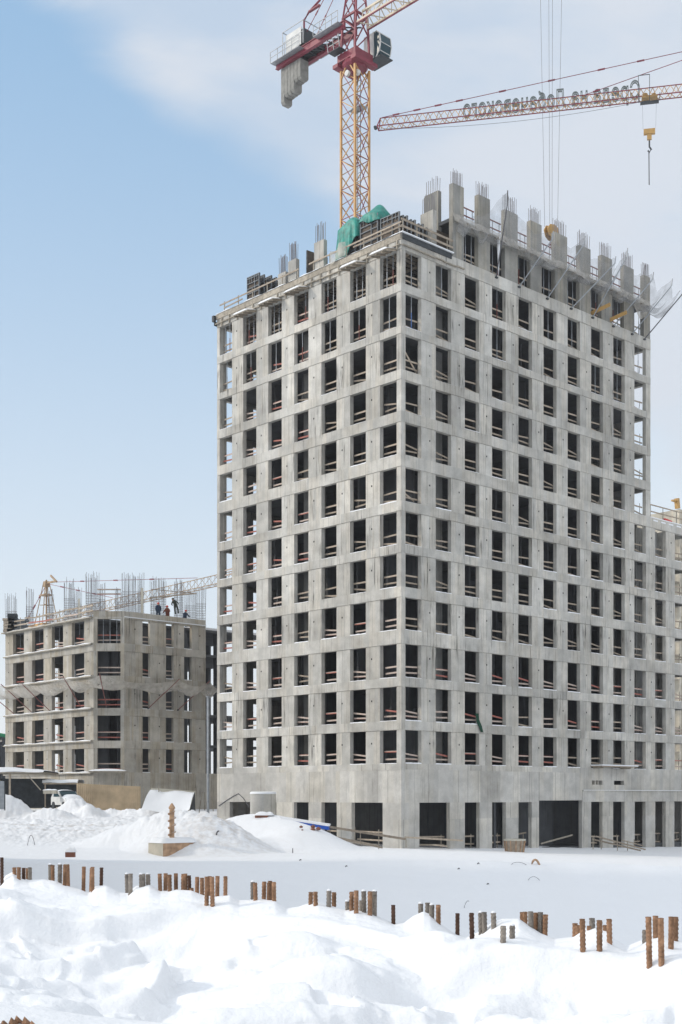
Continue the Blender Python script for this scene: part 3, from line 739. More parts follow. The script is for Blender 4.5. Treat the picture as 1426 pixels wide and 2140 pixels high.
# roof edge: shutter boards, snow, guard rail ------------------------------------
def roof_edge():
    t = tower_thing('edge_formwork', 'timber edge shutter with snow along the sunlit roof edge of the tower', 'formwork', (0, 0, 0))
    m = MB()
    y = -.1
    while y < LEN_L:
        e = min(LEN_L+.2, y+random.uniform(1.6, 2.6)); z = random.uniform(-.03, .03)
        m.box((-.07, y, 44.42+z), (-.012, e-.02, 44.86+z*.5)); y = e
    m.build('shutter_board', MAT['timber_grey'], t)
    m = MB(); y = 0
    while y < LEN_L-.1:
        e = min(LEN_L+.1, y+random.uniform(.7, 1.9)); z = random.uniform(-.05, .05)
        m.box((-.20, y, 43.96+z), (-.02, e-.04, 44.03+z)); y = e
    for y in np.arange(.3, LEN_L, 1.05): m.box((-.16, y, 43.7), (-.02, y+.07, 44.4))
    m.build('bracket_board', MAT['timber_grey'], t)
    P = [[(x, y, 44.87+(.05+.05*math.sin(y*3.1)*math.sin(y*1.3) if 0 < i < 3 else 0)) for y in np.arange(-.1, LEN_L+.2, .3)] for i, x in enumerate((-.12, -.09, .1, .35))]
    m = MB(); m.grid(P); m.build('snow', MAT['snow'], t)
    m = MB(); m.box((-.35, LEN_L+.02, 44.25), (-.1, LEN_L+.28, 44.75)); m.box((-.25, LEN_L+.05, 43.9), (.25, LEN_L+.12, 44.25)); m.build('end_box', MAT['steel_dark'], t)
    t = tower_thing('edge_formwork', 'timber edge shutter with snow on the shaded side right of the tower corner', 'formwork', (0, 0, 0))
    m = MB(); m.box((-.1, -.09, 44.45), (5.4, -.02, 44.85)); m.build('shutter_board', MAT['steel_dark'], t)
    m = MB(); m.box((-.1, -.22, 44.86), (5.5, .1, 44.94)); m.build('snow', MAT['snow'], t)
    m = MB(); x = 0
    while x < 6.6:
        e = x+random.uniform(.7, 1.5); z = random.uniform(-.05, .03); m.box((x, -.18, 43.98+z), (e-.04, -.02, 44.06+z)); x = e
    m.build('bracket_board', MAT['timber_grey'], t)
    # guard rail with posts
    t = tower_thing('roof_guard_rail', 'long timber guard rail along the sunlit roof edge of the tower', 'guard rail', (0, 0, 0))
    for z, y0, y1 in ((45.62, -.1, 10.1), (45.3, -.1, 5.0), (45.55, 11.3, 21.6), (45.2, 18.5, 21.0)):
        m = MB(); m.bar((-.1, y0, z), (-.1, y1, z+random.uniform(-.1, .05)), .05, .11); m.build('board', MAT['timber'], t)
    for y in np.arange(.1, 21.5, 1.9):
        m = MB(); m.bar((-.05, y, 44.5), (-.05, y, 45.7), .06); m.build('post', MAT['timber_grey'], t)
    t = tower_thing('roof_guard_rail', 'timber guard rail over the shaded side right of the tower corner', 'guard rail', (0, 0, 0))
    for z in (45.85, 45.35):
        m = MB(); m.bar((-.1, -.1, z), (5.5, -.1, z-.03), .05, .15); m.build('board', MAT['timber'], t)
    for x in (.1, 1.6, 3.2, 4.9):
        m = MB(); m.bar((x, -.05, 44.5), (x, -.05, 45.95), .06); m.build('post', MAT['timber_grey'], t)
roof_edge()
for k in (0, 1, 3.0, 4, 5):
    pass
# canopies over top openings
def canopy(k, rz=0):
    a, b = OPL[k]
    nm = {0: 'nearest the corner', 1: 'second from the corner', 3: 'third from the corner', 4: 'fourth from the corner', 5: 'farthest from the corner'}[k]
    t = tower_thing('canopy', 'snow topped plywood canopy over a top window, %s' % nm, 'canopy', (0, (a+b)/2, 43.78), 'canopies over the top windows of the tower')
    w = (b-a)/2+.1
    m = MB(); m.bar((.1, 0, .05), (-1.05, 0, -.22), w*2, .05, up=(0, 0, 1)); m.build('panel', MAT['timber_grey'], t)
    m = MB()
    for y in (-w+.1, -.3, .3, w-.1): m.bar((0, y, -.06), (-1.0, y, -.30), .07, .09)
    m.build('joists', MAT['timber'], t)
    P = [[(x, y, .05+x*.235+(.16 if 0 < i < 5 and abs(y) < w*.97 else .02)) for y in np.linspace(-w, w, 7)] for i, x in enumerate((.1, .06, -.3, -.7, -1.03, -1.08))]
    m = MB(); m.grid(P); m.build('snow', MAT['snow'], t, smooth=True)
for k in (0, 1, 3, 4, 5): canopy(k)

# formwork panels -----------------------------------------------------------------
def make_panel(w, h):
    root = bpy.data.objects.new('ribbed_formwork', None); C.objects.link(root)
    m = MB(); m.box((.03, 0, 0), (.06, w, h)); m.build('sheet', MAT['form_face'], root)
    m = MB()
    for z in list(np.arange(0, h-.1, .42))+[h-.06]: m.box((-.08, 0, z), (.028, w, z+.06))
    for y in (0, w*.35, w-.06): m.box((-.085, y, 0), (.03, y+.06, h))
    for y in (w*.18, w*.6, w*.8): m.box((-.07, y, h-.5), (.029, y+.04, h))
    m.build('ribs', MAT['form_frame'], root)
    return root
pan = [make_panel(1.9, 2.75), make_panel(1.6, 2.3), make_panel(1.9, 2.05)]
usedp = [0, 0, 0]
def panel(i, local, extra, label, group='formwork panels stacked on the tower roof'):
    if not usedp[i]: o = pan[i]; usedp[i] = 1
    else: o = copy_tree(pan[i])
    o.location = TM @ Vector(local); o.rotation_euler = (0, 0, TA+extra); tag(o, label, 'formwork', group)
for q in range(6):
    panel(1, (.55+q*.55, 17.0+(.15 if q % 2 else 0)-.12*q, ROOF+.15), R(random.uniform(-2, 2)), 'grey ribbed formwork panel, %s in the leftmost upright stack on the tower roof' % ORD[q])
for q in range(2):
    panel(0, (1.0+q*.25, 11.6, ROOF), R(-92), 'tall dark formwork panel facing right left of the lone column stub, %s' % ('front one' if q == 0 else 'back one'))
for q in range(5):
    panel(0, (.6+q*.42, 3.0, ROOF+.05), R(random.uniform(-3, 3)), 'ribbed formwork panel, %s in the stack under the right green tarp' % ORD[q])
for q in range(10):
    panel(2, (.6+q*.42, .75, ROOF+(.0 if q % 2 else .12)-.03*q), R(random.uniform(-3, 3)), 'ribbed formwork panel, %s in the long stack nearest the tower corner' % ORD[q])
for q in range(3):
    panel(1, (5.0+q*.3, 1.3, ROOF), R(-90+random.uniform(-3, 3)), 'formwork panel leaning below the leftmost tall column stub, %s' % ORD[q])
for q in range(4):
    panel(0, (.85+q*.4, 5.7, ROOF+.1), R(random.uniform(-3, 3)), 'dark formwork panel, %s in the stack under the left green tarp' % ORD[q])

def tarp(local, w, d, top, drop, label, seed, peaks):
    """sheet thrown over a stack: flat-ish top with peaks, pleated skirt"""
    t = tower_thing('tarpaulin', label, 'tarp', local)
    rs = random.Random(seed); ph = [rs.uniform(0, 6.28) for _ in range(6)]
    N_, Rr = 72, 26
    P = []
    for i in range(Rr):
        r = i/(Rr-1)*1.0
        ring = []
        for k in range(N_+1):
            a = 2*math.pi*k/N_
            ca, sa = math.cos(a), math.sin(a); e = (abs(ca)**6+abs(sa)**6)**(-1/6)
            rr = min(r/.55, 1.0); s = max(0, (r-.55)/.45)
            pleat = .10*math.sin(a*11+ph[0])+.07*math.sin(a*19+ph[1])
            fl = 1+s*(.10+pleat*.9)
            x = ca*e*d/2*rr*fl; y = sa*e*w/2*rr*fl
            z = top+sum(h*math.exp(-((x-px)**2+(y-py)**2)/.5) for px, py, h in peaks)-.12*rr**3
            dp = drop*(1+.35*math.sin(a*2+ph[2])+.15*math.sin(a*5+ph[3]))
            z -= s*dp
            ring.append((x, y, z))
        P.append(ring)
    m = MB(); m.grid(P); m.build('sheet', MAT['tarp_green'], t, smooth=True, thick=.02)
tarp((1.7, 6.6, ROOF), 2.3, 2.2, 3.1, 2.1, 'green tarpaulin draped over a stack at the foot of the yellow mast, left one', 3, [(-.6, -.4, .55), (.8, -.3, .3)])
tarp((1.4, 3.95, ROOF), 1.9, 1.9, 2.95, .55, 'green tarpaulin over a panel stack right of the yellow mast, right one', 8, [(.1, -.2, .95), (-.9, .4, .2)])
m = MB(); P = [[(-.25-.25*math.sin(i*.8)*j/6, 5.7+i*.22, 44.9+j*.17-(.2 if i > 5 else 0)) for j in range(7)] for i in range(9)]; m.grid(P)
tag(m.build('debris_net', MAT['net_old'], smooth=True), 'brownish net hanging below the left green tarpaulin', 'net').matrix_world = TM

# safety net with outriggers at the top storey -----------------------------------
POL = [(10.6, 9.6, -2.0, 50.3, 'first'), (13.4, 15.0, -2.2, 48.7, 'second'), (17.0, 18.9, -2.4, 49.4, 'third'), (20.2, 22.9, -2.6, 48.8, 'fourth'), (23.2, 24.6, -2.6, 50.0, 'fifth'), (26.2, 28.0, -2.9, 48.8, 'sixth'), (29.0, 30.6, -3.1, 48.9, 'seventh'), (30.9, 32.2, -3.2, 48.6, 'eighth')]
for (t0, t1, yo, zt, nm) in POL:
    t = tower_thing('net_pole', 'bent steel outrigger pole of the safety net, %s from the left' % nm, 'pole', (t0, -.05, ROOF-.25), 'outrigger poles of the tower safety net')
    dx, dy, dz = t1-t0, yo, zt-ROOF
    b = MB(); b.tube([(0, 0, 0), (dx*.9, dy*.94, dz*.86), (dx*.98, dy*.98, dz*.92), (dx, dy, dz+.25)], .05, 6); b.build('tube', MAT['rope'] if nm in ('first', 'eighth') else MAT['steel_grey'], t)
    b = MB(); b.box((-.12, -.12, -.05), (.12, .12, .05)); b.build('foot', MAT['steel_dark'], t)
def tower_net():
    tips = [(5.8, -.6, 47.9)]+[(b, c, d) for (_, b, c, d, _) in POL]
    P = []
    NN = 96
    for i in range(NN):
        u = i/(NN-1)*(len(tips)-1); k = min(int(u), len(tips)-2); f = u-k
        o = [tips[k][j]*(1-f)+tips[k+1][j]*f for j in range(3)]
        sag = 4*f*(1-f)*(1.0+.2*math.sin(i))
        o[2] -= sag; o[1] += sag*.45
        inn = (min(o[0], 31.6)-.2+.15*math.sin(i*1.1), -.08, 47.15+.35*math.sin(i*.45)+.2*math.sin(i*1.3))
        row = []
        for j in range(12):
            g = j/11
            x = inn[0]*(1-g)+o[0]*g; y = inn[1]*(1-g)+o[1]*g
            z = inn[2]*(1-g)+o[2]*g-1.15*math.sin(g*math.pi)*(.8+.3*math.sin(i*.9))+.05*math.sin(i*2.2+j)
            row.append((x, y, z))
        P.append(row)
    m = MB(); m.grid(P)
    tag(m.build('safety_net', MAT['net_grey'], smooth=True), 'sagging grey safety net along the topmost floor of the tower', 'net').matrix_world = TM
    # net laid against the slab edge
    P = [[(5.5+i*.28, -.10-.12*abs(math.sin(i*.7))-.05*j, 47.95-j*.16-.10*math.sin(i*.33)*j/4) for j in range(5)] for i in range(94)]
    m = MB(); m.grid(P)
    tag(m.build('safety_net', MAT['net_old'], smooth=True), 'dusty net strip folded over the slab edge of the topmost floor', 'net').matrix_world = TM
    P = [[(29.2+i*.24, -.12-.05*math.sin(i), 47.6-j*.30*math.sin(.4+i*.28)) for j in range(6)] for i in range(11)]
    m = MB(); m.grid(P)
    tag(m.build('safety_net', MAT['net_old'], smooth=True), 'bundled dark net drooping at the right end of the topmost floor', 'net').matrix_world = TM
tower_net()
# red rails on the new slab
for k, (a, b) in enumerate([(6.9, 8.5), (10, 11.7), (13.4, 14.9), (16.4, 18.1), (19.8, 21.5), (23.1, 24.6), (26.2, 27.9), (29.4, 30.9)]):
    t = tower_thing('roof_rail', 'thin red rail between column stubs, %s gap from the left on the tower' % ORD[k], 'guard rail', (a, .25, ZTOP), 'red rails between the column stubs')
    for z in (.55, 1.15):
        m = MB(); m.bar((0, 0, z), (b-a-.2, 0, z), .05, .09); m.build('board', MAT['prop_red'], t)
    for x in (.5, b-a-.4):
        m = MB(); m.bar((x, 0, 0), (x, 0, 1.2), .035); m.build('post', MAT['steel_dark'], t)
for k, (t0, z0) in enumerate([(23.3, 44.95), (25.7, 44.9)]):
    t = tower_thing('yellow_timber_beam', 'yellow timber beam poking out of the topmost storey, %s one' % ('left' if k == 0 else 'right'), 'beam', (t0, -.05, z0), 'yellow beams sticking out of the topmost storey')
    m = MB(); m.bar((0, 1.6, -.2), (.35, -1.5, .35), .09, .3); m.build('web', MAT['yellow_beam'], t)
# ice hanging under the net
t = tower_thing('icicle', 'long pale icicle hanging from the topmost slab edge above the second gap', 'ice', (10.7, -.2, 46.0))
m = MB(); m.tube([(0, 0, 1.6), (0, 0, .8), (0, 0, -.1), (.02, 0, -1.4)], [.13, .12, .08, .01], 7); m.build('ice', MAT['snow'], t, smooth=True)
# green cloth and platform on the shaded side
t = tower_thing('hanging_cloth', 'dark green cloth hanging out of an opening low on the shaded side', 'cloth', (8.4, -.06, 9.3))
P = [[(-.22+j*.09+.5*((i/9)**1.5)-.15*(1-i/9), -.05-.04*math.sin(j*2.1+i), .75-i*.16) for j in range(5)] for i in range(10)]
m = MB(); m.grid(P); m.build('sheet', MAT['cloth_green'], t, smooth=True, thick=.02)
t = tower_thing('loading_platform', 'snow covered timber platform jutting out above the two slots', 'platform', (23.0, 0, 6.12))
m = MB(); m.box((0, -1.2, .02), (5.2, -.02, .1)); m.build('deck', MAT['timber'], t)
m = MB(); m.box((.3, -1.1, -.12), (.4, -.02, .018)); m.box((4.3, -1.1, -.12), (4.4, -.02, .018)); m.build('joists', MAT['timber_grey'], t)
m = MB(); m.box((0, -1.22, .102), (5.3, -.02, .2)); m.build('snow', MAT['snow'], t)
# wing roof rails
for k, (x0, x1) in enumerate([(LEN_T+.1, LEN_W)]):
    t = tower_thing('roof_rail', 'thin timber rails on the roof edge of the low right wing', 'guard rail', (x0, .2, 28.8))
    for z, tt in ((.55, 'timber'), (1.15, 'timber')):
        m = MB(); m.bar((0, 0, z), (x1-x0, 0, z), .05, .1); m.build('board', MAT[tt], t)
    for x in (.2, 2.2, 4.4, 6.3):
        m = MB(); m.bar((x, 0, 0), (x, 0, 1.2), .04); m.build('post', MAT['steel_dark'], t)
t = tower_thing('red_board', 'red board lying on the snowy roof edge of the low wing', 'board', (34.6, .3, 28.86))
m = MB(); m.bar((0, 0, .1), (1.3, .1, .05), .2, .2); m.build('plank', MAT['safety_red'], t)

# ---------------------------------------------------------------- the lower building on the left
random.seed(21)
LO = Vector((-22.71, 124.5, 0)); LM = Matrix.Translation(LO) @ Matrix.Rotation(TA, 4, 'Z')
low = thing('concrete_block', 'lower weathered concrete frame building with a cut-off corner and snowy ledges', 'building', LO, TA)
LST = [(18.52, 20.90), (15.36, 17.76), (12.22, 14.55), (9.04, 11.49), (5.95, 8.31)]
def s_of(px, O, d):
    xp = (px-713)/FPX; return (O.x-xp*O.y)/(xp*d[1]-d[0])
dL = (-.68, .7332); dR = (.7332, .68)
LOPL = [tuple(sorted((s_of(a, LO, dL), s_of(b, LO, dL)))) for a, b in [(150, 176), (108, 132), (67, 91), (27, 50)]]
LOPR = [tuple(sorted((s_of(a, LO, dR), s_of(b, LO, dR)))) for a, b in [(298, 314), (347, 363), (385, 401)]]
LLEN = s_of(11, LO, dL); RLEN = s_of(430, LO, dR)
FL = Face('y', 0, 1); FR = Face('x', 0, 1); FB = Face('x', LLEN, -1)
facade(FL, 'l', 2.04, LLEN, LOPL, LST, 21.1, low, MAT['concrete_old'])
facade(FR, 'r', 2.2, RLEN, LOPR, LST, 21.1, low, MAT['concrete_old'])
facade(FB, 'b', .4, RLEN, [(4.6, 6.4), (8, 9.6)], LST, 21.1, low, MAT['concrete_old'], False)
# cut-off corner, drawn in its own frame facing the camera
CM = Matrix.Rotation(-TA, 4, 'Z')
c0 = Vector((0, 2.04, 0))
def chamfer():
    p = Vector((0, 2.04)); q = Vector((2.2, 0)); d = (q-p).normalized(); n = Vector((d.y*-1, d.x))   # inward
    M = Matrix(((d.x, n.x, 0, p.x), (d.y, n.y, 0, p.y), (0, 0, 1, 0), (0, 0, 0, 1)))
    W = (q-p).length
    def bx(mb, a, b, z0, z1, dd=0, d1=.34): mb.box((a, dd, z0), (b, d1, z1), None, M)
    for (a, b) in ((.0, .37), (2.63, W)):
        mb = MB()
        for (s, h) in LST: bx(mb, a, b, s, h)
        mb.build('pier', MAT['concrete_old'], low)
    for i, (s, h) in enumerate(LST):
        mb = MB(); bx(mb, 0, W, h, 21.1 if i == 0 else LST[i-1][0], -.01); mb.build('beam', MAT['concrete_old'], low)
    mb = MB(); bx(mb, 0, W, -2, 5.95, .01); mb.build('base_wall', MAT['concrete_old'], low)
    mb = MB(); bx(mb, -.03, W+.03, 21.1, 21.65, -.02, .2); mb.build('parapet', MAT['concrete_old'], low)
    t = thing('canopy', 'snow topped canopy over the cut-off corner of the low building', 'canopy', LM @ Vector((.9, .9, 6.0)), 0)
    m = MB(); m.box((-1.7, -.9, -.06), (1.9, .1, .06)); m.build('panel', MAT['timber_grey'], t)
    P = [[(x, y, .062+(.22*math.sin(math.pi*(i/10))**.5 if 0 < j < 4 else 0)) for j, y in enumerate((-.95, -.85, -.4, 0, .1))] for i, x in enumerate(np.linspace(-1.75, 1.95, 11))]
    m = MB(); m.grid(P); m.build('snow', MAT['snow'], t, smooth=True)
chamfer()
mb = MB(); FL.box(mb, 2.04, LLEN, -2, 5.95, .02); FR.box(mb, 2.2, RLEN+12, -2, 5.95, .02); mb.build('base_wall', MAT['concrete_old'], low)
mb = MB(); FR.box(mb, 2.2, RLEN, 21.1, 21.65, -.02, .2); mb.build('parapet', MAT['concrete_old'], low)
for z in [21.1]+[a for a, b in LST]:
    mb = MB(); FL.box(mb, 2.1, LLEN, z-.12, z, -.3 if z < 21 else -.5, -.02); mb.build('slab_edge', MAT['concrete_old'], low)
    mb = MB(); P = [[(x, y, z+(.07+.03*math.sin(y*2.3) if 0 < i < 3 else .002)) for y in np.arange(2.1, LLEN, .4)] for i, x in enumerate((-.5 if z > 21 else -.3, -.27, -.1, .03))]; mb.grid(P); mb.build('ledge_snow', MAT['snow'], low, smooth=True)
mb = MB(); FR.box(mb, 2.2, RLEN, 21.05, 21.14, -.12, -.03); mb.build('ledge_snow', MAT['snow'], low)
cmn = Bag('inner_wall', 100)
for i, (s, h) in enumerate(LST):
    t = 21.1 if i == 0 else LST[i-1][0]
    mb = MB(); mb.box((.4, 2.2, t-.3), (RLEN+10, LLEN-.4, t-.06)); mb.build('floor_slab', MAT['concrete_in_shade'], low)
    cmn.box((4.5, 5.0, s-.05), (4.7, 9.5, t-.31)); cmn.box((4.7, 5.0, s-.05), (10.5, 5.2, t-.31)); cmn.box((10.3, 5.2, s-.05), (10.5, 13, t-.31)); cmn.box((2.5, 14.5, s-.05), (2.7, 18.2, t-.31)); cmn.box((3.2, 2.6, s-.05), (RLEN-.4, 2.8, t-.31)); cmn.box((2.9, 4.0, s-.05), (3.1, 10.2, t-.31)); cmn.box((4.7, 9.4, s-.05), (4.9, 11.0, t-.31))
    if random.random() < .6: cmn.box((3.3, 1.6, s-.05), (3.5, 5.0, t-.31))
    for (x, y) in ((RLEN+.2, 2.6), (RLEN+3.4, 2.6), (RLEN+6.6, 2.6), (RLEN+9.4, 2.6), (RLEN+4, 12), (RLEN+9.4, 12)): cmn.box((x, y, s-.05), (x+.35, y+.6, t-.31))
cmn.done(MAT['concrete_in_shade'], low)
mb = MB(); mb.box((RLEN, 2.3, 21.05), (RLEN+10, 12, 21.3)); mb.build('roof_snow', MAT['snow'], low)
for (z) in [a for a, b in LST]:
    for (a, b) in LOPL: mb = MB(); FL.box(mb, a, b, z, z+.07, .0, .3); mb.build('sill_snow', MAT['snow'], low)
    for (a, b) in LOPR: mb = MB(); FR.box(mb, a, b, z, z+.06, .0, .3); mb.build('sill_snow', MAT['snow'], low)
for i, (s, h) in enumerate(LST):
    for k, (a, b) in enumerate(LOPL):
        place_rail('red', LM @ Vector((TH+.05, b, s)), TA+R(-90), 'red and white boards, low building, %s opening left of cut-off corner, %s row down' % (ORD[k], ORD[i]), 'guard rails of the low building')
    for k, (a, b) in enumerate(LOPR):
        if k == 2: continue
        place_rail('red', LM @ Vector((a-.3, TH+.05, s)), TA, 'red and white boards, low building, %s opening right of cut-off corner, %s row down' % (ORD[k], ORD[i]), 'guard rails of the low building')
    t = thing('guard_rail', 'wide red and white boards in the cut-off corner opening, %s row from top' % ORD[i], 'guard rail', LM @ Vector((0, 2.04, s)), 0, 'guard rails of the low building')
    for z in (.35, .85):
        m = MB(); m.bar((.2, .5, z), (2.8, .5, z+random.uniform(-.03, .03)), .04, .12, rnd=random.random()); m.build('board', MAT['stripe'], t)
    for x in (.6, 1.4, 2.3):
        m = MB(); m.bar((x, .55, 0), (x, .55, 1.0), .03); m.build('post', MAT['steel_dark'], t)
for k, (a, b) in enumerate(LOPL):
    for q in range(3):
        o = copy_tree(pp[(q+k) % 2][0]); o.location = LM @ Vector((.7, a+(b-a)*(.15+.35*q), 18.2)); tag(o, 'thin steel prop, %s of three, %s top opening left of the cut-off corner' % (['right', 'middle', 'left'][q], ORD[k]), 'prop', 'steel props in the low building')
for q in range(3):
    o = copy_tree(pp[1][0]); o.location = LM @ Vector((.9+.45*q, 1.7-.5*q, 18.2)); tag(o, 'thin steel prop, %s of three, top opening of the cut-off corner' % (['left', 'middle', 'right'][q]), 'prop', 'steel props in the low building')

# nets with red outriggers round the low building
NP = [((0, 17.5), (-2.3, 20.4), 'leftmost'), ((0, 13.8), (-2.3, 16.2), 'second'), ((0, 10.2), (-2.3, 12.3), 'third'), ((0, 4.2), (-2.2, 4.0), 'fourth'), ((.9, 1.1), (-.9, -.5), 'fifth'), ((5.0, 0), (7.9, -1.2), 'sixth'), ((8.6, 0), (11.2, -1.9), 'seventh')]
for (a, b, nm) in NP:
    t = thing('net_pole', 'rust red pole holding the net of the low building, %s from the left' % nm, 'pole', LM @ Vector((a[0]-.04, a[1]-.04, 12.3)), TA, 'net poles of the low building')
    m = MB(); m.tube([(0, 0, 0), (b[0]-a[0], b[1]-a[1], 3.0)], .045, 6); m.build('tube', MAT['prop_red'], t)
    m = MB(); m.box((-.08, -.08, -.05), (.08, .08, .06)); m.build('foot', MAT['steel_dark'], t)
path_o = [(-2.6, 24.0)]+[b for a, b, n in NP]+[(13.5, -1.0)]; path_i = [(-.05, 21.5), (-.05, 17.5), (-.05, 14), (-.05, 10), (-.05, 4.6), (.8, .8), (6.5, -.05), (10.6, -.05), (13, .5)]
P = []
NN = 90
for i in range(NN):
    u = i/(NN-1)*(len(path_o)-1); k = min(int(u), len(path_o)-2); f = u-k
    o = [path_o[k][j]*(1-f)+path_o[k+1][j]*f for j in range(2)]; n_ = [path_i[k][j]*(1-f)+path_i[k+1][j]*f for j in range(2)]
    sag = 4*f*(1-f)
    row = []
    for j in range(9):
        g = j/8
        row.append((n_[0]*(1-g)+o[0]*g, n_[1]*(1-g)+o[1]*g, 14.55*(1-g)+(15.25-sag*.6)*g-.85*math.sin(g*math.pi)*(.85+.3*math.sin(i*.7))))
    P.append(row)
m = MB(); m.grid(P); tag(m.build('safety_net', MAT['net_old'], smooth=True), 'pale sagging net round the middle of the low building', 'net').matrix_world = LM

# roof of the low building: rebar cages, boards, workers
random.seed(5)
def cage(px0, px1, top_y, Y, label, base=21.2, dens=7):
    zt = EYE+(1664-top_y)/FPX*Y
    x0 = (px0-713)/FPX*Y; x1 = (px1-713)/FPX*Y; w = x1-x0
    t = thing('rebar_cage', label, 'rebar cage', ((x0+x1)/2, Y, base), TA*.0, 'rebar cages on the low building')
    h = zt-base; m = MB(); n = max(3, int(w*dens))
    for k in range(n+1):
        for y in (0, .5):
            x = -w/2+w*k/n
            m.bar((x, y, 0), (x+random.gauss(0, .05), y+random.gauss(0, .05), h*random.uniform(.88, 1.02)), .028)
    m.build('bars', MAT['rebar_thin'], t)
    m = MB(); z = .2
    while z < h*.62:
        m.bar((-w/2, 0, z), (w/2, 0, z), .022); m.bar((-w/2, .5, z), (w/2, .5, z), .022); m.bar((-w/2, 0, z), (-w/2, .5, z), .02); m.bar((w/2, 0, z), (w/2, .5, z), .02)
        z += random.uniform(.18, .3)
    m.build('ties', MAT['rebar_thin'], t)
CG = [(12, 33, 1240, 141, 'leftmost, at the roof end'), (54, 68, 1228, 139, 'left of the small yellow crane'), (98, 110, 1232, 136, 'behind the small yellow crane mast'), (134, 153, 1208, 134, 'right of the small yellow crane'), (155, 168, 1228, 134, 'narrow one between two tall ones'), (180, 204, 1195, 133, 'tallest, above the last window before the corner'), (207, 218, 1217, 132, 'slim one beside the tallest'), (256, 299, 1197, 130, 'wide tall one above the right facade'), (241, 252, 1228, 131, 'small one left of the wide tall one'), (315, 345, 1203, 132, 'behind the two standing workers'), (364, 382, 1208, 134, 'behind the climbing worker'), (386, 408, 1232, 135, 'dense low one right of the climbing worker'), (410, 429, 1225, 136, 'rightmost, next to the tower')]
for a, b, ty, Y, lb in CG: cage(a, b, ty, Y, 'thin rebar cage on the low roof, '+lb)
# roof boards along the edge
t = thing('roof_guard_rail', 'cluttered timber rail along the left roof edge of the low building', 'guard rail', LO, TA)
for z in (21.7, 22.25):
    y = 2.3
    while y < LLEN-.5:
        e = y+random.uniform(2, 3.4); m = MB(); m.bar((.1, y, z+random.uniform(-.1, .1)), (.1, min(e, LLEN), z+random.uniform(-.12, .12)), .05, .14); m.build('board', MAT['timber'] if random.random() < .6 else MAT['stripe'], t); y = e
for y in np.arange(2.6, LLEN, 2.0):
    m = MB(); m.bar((.15, y, 21.1), (.15, y, 22.5), .06); m.build('post', MAT['timber_grey'], t)
t = thing('long_board', 'tall pale upright board standing on the low roof left of the workers', 'board', at(297, None, 128.5, 21.2)); m = MB(); m.box((-.12, -.03, 0), (.12, .03, 3.1)); m.build('plank', MAT['sheet_pale'], t)
t = thing('long_board', 'pale upright board on the low roof above the left facade', 'board', at(165, None, 129.5, 21.2)); m = MB(); m.box((-.1, -.03, 0), (.1, .03, 2.2)); m.build('plank', MAT['sheet_pale'], t)
t = thing('red_barrier', 'red and white boards lying high on the low roof near the corner', 'guard rail', at(226, None, 131, 24.1))
for z in (0, .45): m = MB(); m.bar((-1.1, 0, z), (1.3, 0, z), .04, .14); m.build('board', MAT['stripe'], t)
for x in (-.8, .9): m = MB(); m.bar((x, 0, -2.9), (x, 0, .5), .04); m.build('post', MAT['steel_dark'], t)
t = thing('scaffold_ledger', 'sloping timber beside the climbing worker on the low roof', 'board', at(370, None, 131, 23.6))
m = MB(); m.bar((-2.8, 0, .1), (2.0, 0, .55), .12, .1); m.bar((-2.6, .1, 1.0), (1.9, .1, .55), .05, .07); m.build('plank', MAT['timber'], t)
for k, (px, w, h, c) in enumerate([(20, 1.4, 1.5, 'timber'), (28, 1.2, 2.0, 'dark_shed'), (42, 1.8, 1.4, 'form_frame')]):
    t = thing('site_box', 'stacked %s materials at the left end of the low roof, %s' % (['timber', 'dark', 'grey'][k], ORD[k]), 'stack', at(px, None, 138, 21.1))
    m = MB()
    for q in range(5): m.box((-w/2+random.uniform(0, .2), -.4, q*h/5), (w/2-random.uniform(0, .3), .4, (q+.86)*h/5))
    m.build('stack', MAT[c], t)

def person(loc, label, pose, top, cloth2, rz=0):
    t = thing('person', label, 'person', loc, rz)
    J, E_, Rd = pose
    me = bpy.data.meshes.new('body'); me.from_pydata(J, E_, []); o = bpy.data.objects.new('body', me); C.objects.link(o); o.parent = t
    sk = o.modifiers.new('skin', 'SKIN'); 
    me.skin_vertices.new() if not me.skin_vertices else None
    for i, v in enumerate(me.skin_vertices[0].data): v.radius = (Rd[i], Rd[i]); v.use_root = (i == 0)
    sub = o.modifiers.new('sub', 'SUBSURF'); sub.levels = 1; sub.render_levels = 1
    me.materials.append(MAT[top])
    hd = J[3]
    m = MB(); m.tube([(hd[0], hd[1], hd[2]-.12), (hd[0], hd[1], hd[2]-.02), (hd[0], hd[1], hd[2]+.08), (hd[0], hd[1], hd[2]+.15)], [.075, .1, .1, .05], 10); m.build('head', MAT['skin'], t, smooth=True)
    m = MB(); m.tube([(hd[0], hd[1], hd[2]+.04), (hd[0], hd[1], hd[2]+.05), (hd[0], hd[1], hd[2]+.15), (hd[0], hd[1], hd[2]+.19)], [.16, .13, .11, .03], 10); m.build('helmet', MAT[cloth2], t, smooth=True)
    # legs as trousers
    return t
